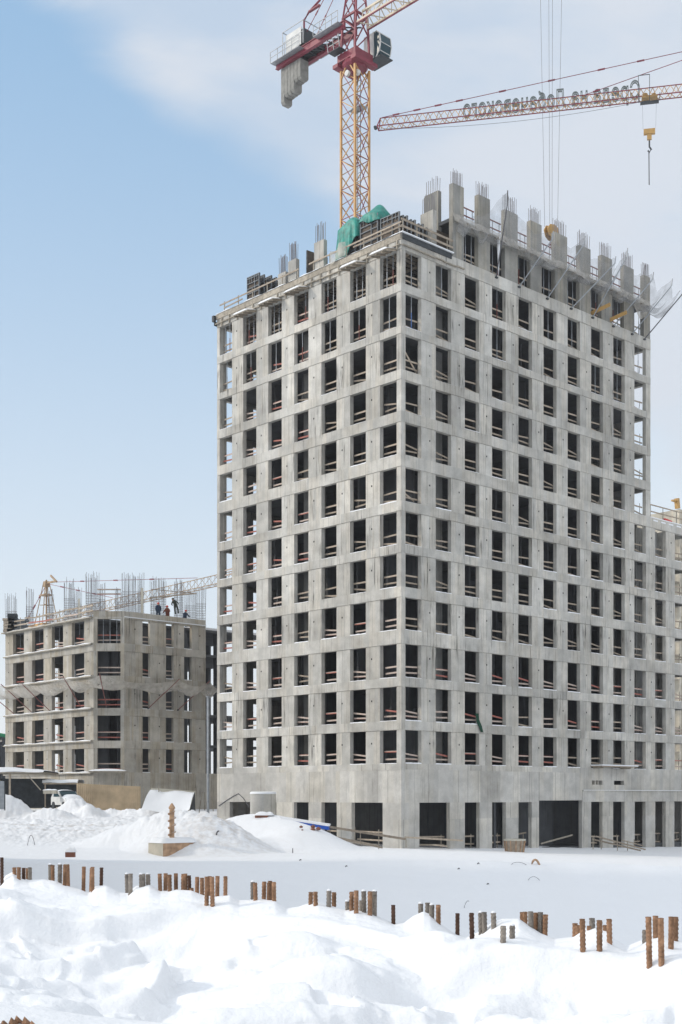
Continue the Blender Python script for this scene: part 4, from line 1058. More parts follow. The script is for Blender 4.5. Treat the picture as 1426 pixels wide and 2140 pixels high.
def pose(kind):
    if kind == 'stand':
        J = [(0, 0, .95), (0, 0, 1.2), (0, 0, 1.45), (0, 0, 1.66), (.12, 0, .9), (.13, -.02, .48), (.14, 0, .05), (-.12, 0, .9), (-.13, -.02, .48), (-.14, 0, .05), (.22, 0, 1.42), (.27, -.02, 1.14), (.25, -.14, .92), (-.22, 0, 1.42), (-.27, -.02, 1.14), (-.24, -.14, .92)]
    elif kind == 'bend':
        J = [(0, 0, .92), (0, -.05, 1.17), (.02, -.12, 1.4), (.03, -.18, 1.6), (.12, 0, .88), (.14, -.1, .48), (.15, 0, .05), (-.12, 0, .88), (-.14, -.08, .48), (-.16, .02, .05), (.22, -.12, 1.36), (.34, -.25, 1.14), (.40, -.42, 1.12), (-.2, -.12, 1.36), (-.32, -.25, 1.12), (-.3, -.42, 1.08)]
    else:
        J = [(0, 0, 1.0), (-.06, 0, 1.24), (-.16, -.02, 1.44), (-.27, -.04, 1.6), (.12, 0, .96), (.24, -.1, .62), (.30, 0, .2), (-.10, 0, .96), (-.06, -.06, .52), (.02, 0, .1), (.0, 0, 1.48), (.2, -.12, 1.3), (.32, -.2, 1.12), (-.3, 0, 1.36), (-.42, -.1, 1.12), (-.3, -.25, .98)]
    E_ = [(0, 1), (1, 2), (2, 3), (0, 4), (4, 5), (5, 6), (0, 7), (7, 8), (8, 9), (2, 10), (10, 11), (11, 12), (2, 13), (13, 14), (14, 15)]
    Rd = [.17, .18, .17, .07, .12, .09, .07, .12, .09, .07, .09, .07, .05, .09, .07, .05]
    return J, E_, Rd
person(at(331, None, 130.0, 21.25), 'worker in dark navy clothes and red helmet standing on the low roof', pose('stand'), 'jacket_navy', 'helmet_red', .3)
person(at(350.5, None, 130.8, 21.1), 'worker in orange red jacket and helmet standing beside the navy one', pose('bend'), 'jacket_red', 'helmet_red', -.3)
person(at(367, None, 131.6, 22.0), 'worker in dark clothes climbing and leaning over a timber on the low roof', pose('climb'), 'jacket_dark', 'jacket_dark', .2)
person(at(386, None, 132.4, 20.9), 'worker in dark clothes half hidden behind the parapet below the climber', pose('bend'), 'jacket_navy', 'helmet_red', .8)

# ---------------------------------------------------------------- cranes
def lattice(mb, p0, p1, side_v, up_v, w, h, bay, r, rb, tri=False, fa='N'):
    """straight truss from p0 to p1. rectangular, or triangular with the apex up"""
    p0 = Vector(p0); p1 = Vector(p1); L = (p1-p0).length; d = (p1-p0)/L; n = max(1, round(L/bay)); s = Vector(side_v); u = Vector(up_v)
    if tri: cs = [-s*w/2, s*w/2, u*h]
    else: cs = [-s*w/2-u*h/2, s*w/2-u*h/2, s*w/2+u*h/2, -s*w/2+u*h/2]
    for c in cs: mb.bar(p0+c, p1+c, r*2)
    m = len(cs)
    for i in range(n):
        a = p0+d*L*i/n; b = p0+d*L*(i+1)/n
        for k in range(m):
            c1, c2 = cs[k], cs[(k+1) % m]
            if fa == 'X':
                mb.bar(a+c1, b+c2, rb*2); mb.bar(a+c2, b+c1, rb*2); mb.bar(a+c1, a+c2, rb*2)
            elif fa == 'K':
                mid = (a+b)/2; mb.bar(a+c1, mid+(c1+c2)*.5, rb*2) if False else None
                mb.bar(a+c1, mid+c2, rb*2); mb.bar(mid+c2, b+c1, rb*2); mb.bar(mid+c1, mid+c2, rb*1.4)
            else:
                mid = (a+b)/2; mb.bar(a+c1, mid+c2, rb*2); mb.bar(mid+c2, b+c1, rb*2)
random.seed(12)
def crane_main():
    Mx, My = 1.37, 126.0
    ang = math.atan2(-.72, .69)     # jib direction
    t = thing('tower_crane', 'tall tower crane with yellow mast, red counter-jib and dark glass cab behind the tower', 'crane', (Mx, My, 0), ang)
    # local x along the jib, y sideways, z up
    mb = MB(); lattice(mb, (0, 0, 0), (0, 0, 75.2), (1, 0, 0), (0, 1, 0), 1.93, 1.93, 2.9, .085, .0, False, 'none') if False else None
    zt = 74.2
    cs = [(-.965, -.965), (.965, -.965), (.965, .965), (-.965, .965)]
    for c in cs: mb.bar((c[0], c[1], 0), (c[0], c[1], zt), .19)
    mb.build('mast_legs', MAT['crane_yellow'], t)
    mb = MB(); z = 30.0; bay = 2.9
    for k in range(int((zt-z)/bay)+1):
        a = zt-(k+1)*bay
        for q in range(4):
            c1 = Vector((*cs[q], 0)); c2 = Vector((*cs[(q+1) % 4], 0)); A = Vector((0, 0, a)); B = Vector((0, 0, a+bay)); Mid = Vector((0, 0, a+bay*.5))
            mb.mi = 0; mb.bar(c1+A, c2+Mid, .075); mb.bar(c2+Mid, c1+B, .075); mb.mi = 1; mb.bar(c2+A, c1+B, .06); mb.bar(c1+A, c2+A, .06)
    mb.build('mast_bracing', [MAT['crane_yellow'], MAT['crane_red']], t)
    mb = MB()
    for x in (-.2, .2): mb.bar((x, .55, 34), (x, .55, zt), .04)
    for z in np.arange(34, zt, .5): mb.bar((-.2, .55, z), (.2, .55, z), .03)
    mb.build('ladder', MAT['steel_dark'], t)
    for z in (70.6, 54.6):
        mb = MB(); mb.box((-.85, -.1, z), (.85, .85, z+.08)); mb.build('rest_platform', MAT['steel_grey'], t)
    # slewing unit
    mb = MB(); mb.tube([(0, 0, zt+.1), (0, 0, zt+.35), (0, 0, zt+.45), (0, 0, zt+.8)], [1.15, 1.3, 1.3, 1.2], 12); mb.box((-1.25, -1.2, zt+.8), (1.25, 1.2, zt+1.5)); mb.box((-1.6, -1.5, zt+.25), (-.9, 1.5, zt+.6)); mb.box((.9, -1.5, zt+.25), (1.6, 1.5, zt+.6)); mb.build('slewing_unit', MAT['crane_red'], t)
    mb = MB()
    for c in cs: mb = MB(); mb.bar((c[0]*.3, c[1]*1.0, zt+.2), (c[0]*1.0, c[1]*1.0, zt-.9), .12); mb.build('slewing_bracket', MAT['crane_yellow'], t)
    for k, (x, y) in enumerate(((1.0, -.5), (.2, -1.1))):
        mb = MB(); mb.tube([(x, y, zt-.75), (x, y-.25, zt-.75)], .28, 12); mb.build('motor', MAT['crane_white'], t)
    # tower top between the jibs
    z0 = zt+1.55
    mb = MB()
    for c in cs: mb.bar((c[0], c[1], z0), (c[0]*.95, c[1]*.8, z0+3.6), .17)
    for q in range(4):
        c1 = Vector((cs[q][0]*.97, cs[q][1]*.85, 0)); c2 = Vector((cs[(q+1) % 4][0]*.97, cs[(q+1) % 4][1]*.85, 0))
        mb.bar(c1+Vector((0, 0, z0)), c2+Vector((0, 0, z0+1.8)), .1); mb.bar(c2+Vector((0, 0, z0+1.8)), c1+Vector((0, 0, z0+3.6)), .1); mb.bar(c1+Vector((0, 0, z0+3.6)), c2+Vector((0, 0, z0+3.6)), .18)
    ap = Vector((.3, 0, z0+11))
    for c in cs: mb.bar((c[0]*.95, c[1]*.8, z0+3.6), ap+Vector((c[0]*.15, c[1]*.15, 0)), .14)
    for q in range(4):
        for k in range(5):
            f0, f1 = k/5, (k+1)/5
            A = Vector((cs[q][0]*.95, cs[q][1]*.8, z0+3.6)).lerp(ap, f0); B = Vector((cs[(q+1) % 4][0]*.95, cs[(q+1) % 4][1]*.8, z0+3.6)).lerp(ap, f1)
            mb.bar(A, B, .08)
    mb.build('tower_head', MAT['crane_red'], t)
    jz = z0+3.0
    # counter-jib: two girders, walkways
    L = 10.7
    for s in (-.8, .8):
        mb = MB(); mb.box((-L, s-.1, jz-.35), (-.6, s+.1, jz+.25)); mb.box((-L, s-.2, jz+.25), (-.6, s+.2, jz+.32)); mb.box((-L, s-.2, jz-.42), (-.6, s+.2, jz-.35)); mb.build('counter_jib_girder', MAT['crane_red'], t)
    mb = MB()
    for x in np.arange(-L+.5, -1, 1.3): mb.bar((x, -.7, jz-.1), (x+1.3, .7, jz-.1), .1); mb.bar((x, -.7, jz-.1), (x, .7, jz-.1), .1)
    mb.box((-L, -.7, jz+.02), (-L+5.2, .7, jz+.1)); mb.build('counter_jib_bracing', MAT['steel_dark'], t)
    for (y, x0, x1) in ((-1.25, -L-.1, -L+4.3), (1.25, -6.6, -1.6), (-1.25, -4.3, -.8), (1.25, -L, -7)):
        mb = MB(); s = 1 if y > 0 else -1
        mb.box((x0, min(s*.92, s*1.6), jz-.02), (x1, max(s*.92, s*1.6), jz+.03)); mb.build('walkway', MAT['steel_grey'], t)
        mb = MB()
        for x in np.arange(x0, x1+.01, (x1-x0)/4): mb.bar((x, s*1.6, jz), (x, s*1.6, jz+1.1), .05)
        for z in (.55, 1.1): mb.bar((x0, s*1.6, jz+z), (x1, s*1.6, jz+z), .05)
        mb.build('handrail', MAT['steel_grey'], t)
    # winch house with board
    mb = MB(); mb.box((-8.7, -1.0, jz+.5), (-6.3, .9, jz+2.0)); mb.box((-8.5, -.8, jz+.1), (-6.5, .7, jz+.5)); mb.build('winch_house', MAT['steel_dark'], t)
    mb = MB(); mb.box((-8.9, -1.15, jz+.45), (-6.6, -1.08, jz+2.2)); mb.build('white_panel', MAT['crane_white'], t)
    mb = MB()
    for x in (-9.1, -6.0):
        for y in (-1.4, 1.2): mb.bar((x, y, jz+.2), (x, y, jz+2.5), .06)
    for y in (-1.4, 1.2): mb.bar((-9.1, y, jz+2.5), (-6.0, y, jz+2.5), .06); mb.bar((-9.1, y, jz+1.4), (-6.0, y, jz+1.4), .05)
    for x in (-9.1, -6.0): mb.bar((x, -1.4, jz+2.5), (x, 1.2, jz+2.5), .06)
    mb.build('cage_rail', MAT['steel_grey'], t)
    mb = MB(); mb.tube([(-7.4, 0, jz+2.0), (-7.4, 0, jz+3.6), (-6.9, .2, jz+4.3), (-5.5, .5, jz+5.1)], .11, 6); mb.box((-6.9, .1, jz+4.3), (-5.3, .4, jz+4.42)); mb.build('davit', MAT['crane_red'], t)
    mb = MB(); mb.tube([(-5.6, -.4, jz+.6), (-5.6, .5, jz+.6)], .42, 12); mb.box((-5.9, -.7, jz+.1), (-5.1, .8, jz+.5)); mb.build('winch_drum', MAT['steel_dark'], t)
    # hanging ballast blocks
    for k, (x, dep) in enumerate(((-10.3, 3.7), (-9.8, 3.05), (-9.3, 3.0), (-8.8, 2.95), (-8.3, 2.1), (-7.8, 2.05))):
        mb = MB(); x0, x1 = x, x+.46
        prof = [(-.56, 0), (.56, 0), (.56, -dep+.25), (.40, -dep), (-.40, -dep), (-.56, -dep+.25)]
        a = [(x0, y, jz-.4+z) for y, z in prof]; b = [(x1, y, jz-.4+z) for y, z in prof]
        mb.face(a, None, .5); mb.face(b[::-1], None, .5)
        for i in range(6): j = (i+1) % 6; mb.face([a[i], b[i], b[j], a[j]][::-1], None, .5)
        mb.build('counterweight', MAT['crane_block'], t)
    # jib
    mb = MB(); lattice(mb, (1.0, 0, jz-.5), (52, 0, jz-.5), (0, 1, 0), (0, 0, 1), 1.5, 1.35, 1.6, .09, .04, True); mb.build('jib', MAT['crane_pale'], t)
    mb = MB()
    for s in (-1, 1): mb.bar((1.0, s*.78, jz-.62), (52, s*.78, jz-.62), .13, .1)
    mb.build('jib_rail', MAT['crane_red'], t)
    for k, (a, b) in enumerate((((.3, .3, z0+11), (-7.8, .7, jz+.3)), ((.3, -.3, z0+11), (-7.8, -.7, jz+.3)), ((.3, .0, z0+11), (19, 0, jz+.85)), ((.3, 0, z0+11), (38, 0, jz+.85)))):
        mb = MB(); mb.bar(a, b, .05)
        A, B = Vector(a), Vector(b)
        for f in (.3, .62, .9): p = A.lerp(B, f); mb.bar(p, p+(B-A).normalized()*.5, .11, .08)
        mb.build('pendant_bar', MAT['crane_red'], t)
    # cab on the right of the mast
    cx, cy, cz = .75, 2.2, z0-.1
    cab = MB()
    prof = [(-1.0, 0), (.65, -.1), (1.15, .45), (1.3, 1.2), (1.15, 2.1), (.7, 2.5), (-1.0, 2.5)]
    a = [(cx+x, cy-.75, cz+z) for x, z in prof]; b = [(cx+x, cy+.75, cz+z) for x, z in prof]
    n = len(prof)
    cab.face([a[0], (cx+.35, cy-.75, cz-.07), (cx+.35, cy-.75, cz+2.5), a[6]], None, .5); cab.face([b[0], b[6], (cx+.35, cy+.75, cz+2.5), (cx+.35, cy+.75, cz-.07)], None, .5)
    cab.face([a[0], b[0], b[1], a[1]], None, .5); cab.face([a[6], a[5], b[5], b[6]], None, .5); cab.face([a[0], a[6], b[6], b[0]], None, .5)
    cb = cab.build('cab', MAT['crane_white'], t)
    g = MB()
    for i in range(1, 5): g.face([a[i], b[i], b[i+1], a[i+1]], None, .5)
    g.face([a[1], a[2], a[3], a[4], a[5], (cx+.355, cy-.75, cz+2.5), (cx+.355, cy-.75, cz-.07)], None, .5); g.face([b[1], (cx+.355, cy+.75, cz-.07), (cx+.355, cy+.75, cz+2.5), b[5], b[4], b[3], b[2]], None, .5)
    g.build('window', MAT['glass_blue'], cb)
    fr = MB()
    for i in range(1, 5):
        fr.bar(a[i], a[i+1], .09); fr.bar(b[i], b[i+1], .09)
    for i in (2, 3, 4, 5): fr.bar(a[i], b[i], .06)
    fr.bar((cx+.35, cy-.77, cz), (cx+.35, cy-.77, cz+2.5), .1)
    fr.build('frame', MAT['crane_white'], cb)
    mb = MB(); mb.box((-.2, 1.3, cz-.25), (2.3, 2.9, cz-.15)); mb.build('platform', MAT['steel_dark'], t); mb = MB(); mb.box((-1.6, -2.1, cz+.1), (0, -1.2, cz+.16)); mb.build('platform', MAT['steel_dark'], t)
    mb = MB()
    for x in (-1.6, -.8, 0): mb.bar((x, -2.1, cz+.15), (x, -2.3, cz+1.3), .05)
    for z in (.7, 1.3): mb.bar((-1.6, -2.1, cz+z), (0, -2.1, cz+z), .05)
    mb.build('handrail', MAT['steel_grey'], t)
    # trolley out over the tower, ropes, hook
    tx = 23.6
    mb = MB(); mb.box((tx-1, -.9, jz-.95), (tx+1, .9, jz-.7)); mb.build('trolley', MAT['crane_yellow'], t)
    hk = 50.6
    mb = MB()
    for (x, y) in ((-.75, -.7), (-.1, -.25), (.15, .0), (.75, .65)): mb.bar((tx+x, y, jz-.9), (tx+x*.55, y*.5, hk+1.0), .02)
    mb.build('hoist_rope', MAT['rope'], t)
    hb = MB(); hb.tube([(tx-.12, 0, hk+.6), (tx+.12, 0, hk+.6)], .48, 14)
    for s in (-.22, .18):
        pr = [(-.75, .55), (-.45, 1.0), (.2, 1.15), (.75, .95), (.8, .55), (.35, .1), (.1, -.15), (-.15, -.15), (-.55, .05)]
        q1 = [(tx+s, y, hk+z) for y, z in pr]; q2 = [(tx+s+.06, y, hk+z) for y, z in pr]
        hb.face(q1, None, .5); hb.face(q2[::-1], None, .5)
        for i in range(9): j = (i+1) % 9; hb.face([q1[j], q1[i], q2[i], q2[j]], None, .5)
    h = hb.build('hook_block', MAT['yellow_beam'], t)
    mb = MB(); pts = [(tx, 0, hk-.1), (tx, 0, hk-.5)]+[(tx, .22*math.sin(a), hk-.72-.22*(-math.cos(a))*-1) for a in np.linspace(0, 4.4, 9)]
    mb.tube(pts, .06, 6); mb.build('hook', MAT['prop_red'], h)
crane_main()

def crane_far():
    tip = Vector((4.0, 150.0, 81.0)); dr = Vector((.977, -.212, 0)); ang = math.atan2(dr.y, dr.x)
    t = thing('tower_crane', 'distant red and yellow crane jib carrying large letters at the right edge', 'crane', (tip.x+62*dr.x, tip.y+62*dr.y, 0), ang)
    T = lambda x, y, z: (x-62, y, z)
    z = tip.z
    mb = MB(); lattice(mb, T(.5, 0, z), T(62, 0, z), (0, 1, 0), (0, 0, 1), 1.1, 1.15, 1.25, .0001, .026, True); mb.build('jib_bracing', MAT['crane_yellow'], t)
    mb = MB(); mb.bar(T(.3, -.55, z), T(62, -.55, z), .09); mb.bar(T(.3, .55, z), T(62, .55, z), .09); mb.bar(T(.6, 0, z+1.15), T(62, 0, z+1.15), .08)
    mb.bar(T(.3, -.55, z), T(.3, .55, z), .12); mb.bar(T(.3, -.55, z), T(.6, 0, z+1.15), .1); mb.bar(T(.3, .55, z), T(.6, 0, z+1.15), .1); mb.build('jib_chords', MAT['crane_red'], t)
    mb = MB(); mb.tube([T(0, -.2, z+.1), T(0, .2, z+.1)], .18, 10); mb.build('tip_sheave', MAT['steel_dark'], t)
    for (x0, x1, z1, fs) in ((.8, 62, z+7.6, (.02, .06, .1, .14, .22, .31, .4, .47)), (24, 62, z+10.6, (.02, .3, .36, .5))):
        a = Vector(T(x0, 0, z+1.2)); b = Vector(T(x1, 0, z1)); mb = MB(); mb.bar(a, b, .055)
        for f in fs: p = a.lerp(b, f); mb.bar(p, p+(b-a).normalized()*.8, .17, .12)
        mb.build('pendant_bar', MAT['crane_red'], t)
    a = Vector(T(1, 0, z-.1)); mb = MB()
    pr = None
    for i in range(21):
        f = i/20; p = Vector(T(1+31*f, 0, z-.1-2.0*4*f*(1-f)*.42))
        if pr: mb.bar(pr, p, .03)
        pr = p
    mb.build('trolley_rope', MAT['rope'], t)
    # mast and head beyond the frame
    mb = MB(); lattice(mb, (0, 0, 0), (0, 0, z+1), (1, 0, 0), (0, 1, 0), 1.9, 1.9, 2.9, .1, .05, False); mb.build('mast', MAT['crane_yellow'], t)
    mb = MB(); lattice(mb, (0, 0, z+1), (0, 0, z+10.8), (1, 0, 0), (0, 1, 0), 1.0, 1.0, 1.5, .08, .04, False); mb.build('tower_head', MAT['crane_red'], t)
    mb = MB(); mb.box((0, -.8, z), (12, .8, z+.4)); mb.box((9, -.7, z-2.4), (12, .7, z)); mb.build('counter_jib', MAT['crane_red'], t)
    # letters on the far side of the jib, read from behind
    cu = bpy.data.curves.new('letters', 'FONT'); cu.body = '\u0421\u0440\u0435\u0434\u0430 \u043d\u0430 \u041b\u043e\u0431\u0430\u0447\u0435\u0432\u0441\u043a\u043e\u0433\u043e'
    cu.size = 2.75; cu.fill_mode = 'NONE'; cu.bevel_depth = .07; cu.bevel_resolution = 0; cu.extrude = .06; cu.resolution_u = 3; cu.space_character = 1.05
    tmp = bpy.data.objects.new('tmp', cu); C.objects.link(tmp)
    dg = bpy.context.evaluated_depsgraph_get(); me = bpy.data.meshes.new_from_object(tmp.evaluated_get(dg))
    bpy.data.objects.remove(tmp); bpy.data.curves.remove(cu)
    co = np.empty(len(me.vertices)*3, dtype=np.float32); me.vertices.foreach_get('co', co); co = co.reshape(-1, 3)
    wd = co[:, 0].max()-co[:, 0].min(); k = 19.8/wd; co[:, 0] = (co[:, 0]-co[:, 0].min())*k
    out = np.empty_like(co); out[:, 0] = 29.9-62-co[:, 0]; out[:, 1] = .75+co[:, 2]; out[:, 2] = z+.5+co[:, 1]
    me.vertices.foreach_set('co', out.ravel()); me.materials.clear(); me.materials.append(MAT['letter']); me.update()
    o = bpy.data.objects.new('sign_letters', me); C.objects.link(o); o.parent = t
    mb = MB(); mb.bar(T(10, .72, z+.5), T(30, .72, z+.5), .05); mb.bar(T(10, .72, z+1.5), T(30, .72, z+1.5), .05); mb.build('letter_frame', MAT['steel_grey'], t)
    # trolley with basket, hook and chain
    tx = 30.9
    mb = MB(); mb.box(T(tx-.85, -.7, z-.22), T(tx+.85, .7, z-.02)); mb.tube([T(tx-.45, -.5, z+.1), T(tx-.45, .5, z+.1)], .3, 10); mb.tube([T(tx+.45, -.5, z+.05), T(tx+.45, .5, z+.05)], .25, 10); mb.build('trolley', MAT['trolley_yellow'], t)
    mb = MB()
    for x in (-1.2, 0): 
        for y in (-1.0,): mb.bar(T(tx+x, y, z-.9), T(tx+x, y, z+2.1), .06)
    mb.bar(T(tx-1.2, -1, z+2.1), T(tx, -1, z+2.1), .06); mb.box(T(tx-1.0, -1.2, z-1.0), T(tx+1.0, -.6, z-.9)); mb.bar(T(tx-1.1, -1, z-.9), T(tx-1.1, -1, z), .06); mb.bar(T(tx+1.1, -1, z-.9), T(tx+1.1, -1, z), .06)
    mb.build('basket', MAT['steel_dark'], t)
    hz = z-4.2
    mb = MB()
    for x in (-.85, .85): mb.bar(T(tx+x*.9, 0, z-.2), T(tx+x*.8, 0, hz+.8), .02)
    mb.build('hoist_rope', MAT['rope'], t)
    mb = MB(); mb.box(T(tx-.62, -.2, hz+.2), T(tx+.62, .2, hz+.75)); mb.box(T(tx-.25, -.15, hz-.4), T(tx+.25, .15, hz+.198)); h = mb.build('hook_block', MAT['yellow_beam'], t)
    mb = MB(); mb.tube([T(tx, 0, hz-.5), T(tx, 0, hz-1.2), T(tx+.2, 0, hz-1.5), T(tx, 0, hz-1.8), T(tx-.15, 0, hz-1.6)], .1, 6); mb.build('hook', MAT['steel_dark'], h)
    mb = MB(); mb.bar(T(tx-.05, 0, hz-1.7), T(tx-.02, 0, hz-5.4), .10); mb.build('chain', MAT['chain'], t)
crane_far()

def crane_small():
    p = Vector((-36.9, 165.0, 0)); q = Vector((-13.0, 136.0, 0)); d = (q-p).normalized(); ang = math.atan2(d.y, d.x)
    px = (97-713)/FPX*165
    t = thing('tower_crane', 'small pale yellow crane with a long thin jib behind the low building', 'crane', (px, 165, 0), ang)
    jz = 26.6
    mb = MB(); lattice(mb, (0, 0, 0), (0, 0, jz-1), (1, 0, 0), (0, 1, 0), 1.5, 1.5, 2, .06, .03); mb.build('mast', MAT['crane_tan'], t)
    mb = MB()
    for (x, y) in ((-1.3, -1.3), (1.3, -1.3), (1.3, 1.3), (-1.3, 1.3)): mb.bar((x, y, jz-2.5), (x*.2, y*.2, jz+4.3), .09)
    mb.bar((0, 0, jz-2), (0, 0, jz+4.6), .16)
    for z in (0, 1.4, 2.8): mb.bar((-.9+z*.2, -.9+z*.2, jz+z), (.9-z*.2, .9-z*.2, jz+z), .08); mb.bar((.9-z*.2, -.9+z*.2, jz+z), (-.9+z*.2, .9-z*.2, jz+z), .08)
    mb.box((-.9, -.6, jz+2.6), (.6, .6, jz+2.72)); mb.bar((0, 0, jz+4.2), (2.6, 0, jz+4.1), .22); mb.bar((1.2, 0, jz+5.0), (2.8, 0, jz+4.0), .2); mb.box((-.3, -.3, jz+3.7), (.35, .3, jz+4.4)); mb.build('tower_head', MAT['crane_tan'], t)
    mb = MB(); lattice(mb, (1, 0, jz-.9), (52, 0, jz-.9), (0, 1, 0), (0, 0, 1), 1.0, 1.05, 1.3, .034, .016, True); mb.build('jib', MAT['crane_tan'], t)
    for a, b in (((2.6, 0, jz+4.0), (35, 0, jz+.3)), ((.6, 0, jz+4.0), (17, 0, jz+.3)), ((0, 0, jz+4), (-7, 0, jz-1))):
        mb = MB(); mb.bar(a, b, .05)
        A, B = Vector(a), Vector(b)
        for f in (.2, .45, .7): P_ = A.lerp(B, f); mb.bar(P_, P_+(B-A).normalized()*.8, .14)
        mb.build('pendant_bar', MAT['crane_red'], t)
    mb = MB(); mb.box((-8, -.6, jz-1.2), (0, .6, jz-.9)); mb.box((-8, -.6, jz-2.8), (-6.5, .6, jz-1.2)); mb.build('counter_jib', MAT['crane_yellow'], t)
crane_small()

# ---------------------------------------------------------------- background buildings
random.seed(3)
O2 = at(1421, None, 168, 0); bt = thing('concrete_block', 'distant beige sunlit building half hidden behind the right wing', 'building', (O2.x, O2.y, 0), TA)
F1 = Face('y', 0, 1); F2 = Face('x', 0, 1)
zs = [(36.5-3.15*k, 39.0-3.15*k) for k in range(11)]
mb = MB()
for k in range(13):
    for j in range(8): F1.box(mb, j*1.2, (j+1)*1.2, 40.9-3.15*(k+1)+.02, 40.9-3.15*k, random.choice([0, -.01]))
mb.build('side_wall', MAT['concrete_light'], bt)
facade(F2, 'r', .4, 16, [(1.2, 3.2), (4.6, 6.6), (8, 10), (11.5, 13.5)], zs, 40.9, bt, MAT['concrete_light'], False)
mb = MB()
for k in range(12): mb.box((-2.2, 0, 37.6-3.15*k), (0.0, 2.5, 37.75-3.15*k))
for (x, y) in ((-2.1, .1), (-2.1, 2.4)): mb.bar((x, y, 0), (x, y, 38.8), .12)
mb.build('landing', MAT['timber_grey'], bt)
mb = MB(); mb.box((.4, .8, 38), (16, 9, 38.3)); 
for k in range(12): mb.box((.4, .4, 36.2-3.15*k), (16, 9.2, 36.45-3.15*k))
mb.box((.4, 9.2, 0), (16, 9.5, 40.9)); mb.build('floor_slabs', MAT['concrete_in_shade'], bt)
mb = MB(); mb.bar((0, .3, 41.0), (-.2, .3, 42.3), .5, .5); mb.box((-1.2, .2, 41.8), (.3, .5, 42.0)); mb.build('roof_bracket', MAT['yellow_beam'], bt)
t = thing('dark_building', 'dark half finished building at the far left edge with green netting on top', 'building', (-41.5, 152, 0))
mb = MB(); mb.box((-10, 0, 0), (1.6, 10, 10.6)); mb.build('wall', MAT['dark_shed'], t)
mb = MB()
for z in (3.5, 6.8, 10.0): mb.box((-10, -.1, z), (1.7, -.01, z+.25))
for x in (-6, -3, -.2): mb.box((x, -.08, 0), (x+.5, -.012, 10.5))
mb.build('frame', MAT['concrete_old'], t)
mb = MB(); mb.box((-9, .5, 10.6), (1.2, 8, 11.1)); mb.build('roof_net', MAT['net_green'], t)

# unseen block added out of the frame on the left to shade the pit
random.seed(6)
shade_block = thing('concrete_block', 'bare concrete block added beyond the left edge to shade the snow bank', 'building', (-27.0, 40.0, 0), 0)
zs = [(29.0-3.2*k, 31.6-3.2*k) for k in range(9)]
def ops(n, s0): return [(s0+3.3*k, s0+3.3*k+1.75) for k in range(n)]
facade(Face('y', 0, -1), 'r', 0, 36.2, ops(10, 1.2), zs, 32.4, shade_block, MAT['concrete'])
facade(Face('x', 0, 1), 'f', -24, -TH-.01, ops(7, -23.2), zs, 32.4, shade_block, MAT['concrete'])
facade(Face('y', -24, 1), 'l', TH+.01, 36.2, ops(10, 1.2), zs, 32.4, shade_block, MAT['concrete'])
mb = MB(); mb.box((-24, 0, -6), (0, 36.2, 3.4)); mb.build('base_wall', MAT['concrete_base'], shade_block)
for k in range(10): mb = MB(); mb.box((-23.6, .4, 32.1-3.2*k), (-.4, 35.8, 32.35-3.2*k)); mb.build('floor_slab', MAT['concrete_in_shade'], shade_block)
mb = MB(); mb.box((-12, 3, 3.4), (-11.7, 34, 32)); mb.build('core_wall', MAT['concrete_in_shade'], shade_block)

# ---------------------------------------------------------------- objects on the snow, middle distance
random.seed(8)
def sheet_fence(px0, px1, ytop, Y, h, label, matn, posts):
    a = at(px0, None, Y); b = at(px1, None, Y); zt = EYE+(1664-ytop)/FPX*Y
    t = thing('sheet_fence', label, 'fence', (a.x, Y, zt-h)); w = b.x-a.x
    n = int(w/.045); P = [[(w*i/n, .018*math.copysign(1, math.sin(i*math.pi/2.0+.3)), z) for z in (0, h)] for i in range(n+1)]
    P = [[(p[0], p[1], p[2]-(.28*p[0]/w if p[2] > 0 else .28*p[0]/w)) for p in row] for row in P]
    m = MB(); m.grid(P); m.build('profiled_sheet', MAT[matn], t, thick=.004)
    for x in posts:
        m = MB(); m.bar((x*w, .07, -.3), (x*w, .07, h+.25-.28*x), .06); m.build('post', MAT['timber_grey'], t)
    return t
sheet_fence(160, 294, 1637.5, 118, 2.6, 'dented beige profiled sheet fence in the ploughed snow', 'sheet_beige', (.02, .35, .66, .93, .99))
# pale sheet fence with snow slope in front
sheet_fence(316, 409, 1647, 117, 2.6, 'pale cream profiled sheet screen behind the big snow slab', 'sheet_pale', (.02, .3, .6, .99))
def snow_slab():
    t = thing('snow_slab', 'smooth white slab of snow leaning on the pale sheet screen', 'snow', (0, 0, 0))
    top = [at(px, y, 116.6) for px, y in ((314, 1650), (322, 1651), (330, 1652), (338, 1655), (350, 1654), (365, 1653), (380, 1654), (395, 1655), (406, 1656))]
    bot = [at(px, y, 109.5) for px, y in ((296, 1690), (312, 1694), (326, 1697), (340, 1698), (352, 1698), (366, 1699), (378, 1699), (388, 1697), (396, 1692))]
    P = []
    for i in range(9):
        row = []
        for j in range(8):
            g = j/7; p = top[i].lerp(bot[i], g); p.z += .12*math.sin(g*math.pi)-.04*math.cos(i*1.7+j); row.append(tuple(p))
        P.append([tuple(top[i]+Vector((0, .25, -.5)))]+row)
    m = MB(); m.grid(P); m.build('snow', MAT['snow'], t, smooth=True)
    m = MB(); e = [top[8], bot[8]]; m.face([e[0]+Vector((.05, 0, 0)), e[1]+Vector((.05, 0, 0)), e[1]+Vector((.15, .8, -.8)), e[0]+Vector((.1, .1, -2.2))], None, .5); m.build('side_board', MAT['dark_shed'], t, thick=.04)
snow_slab()
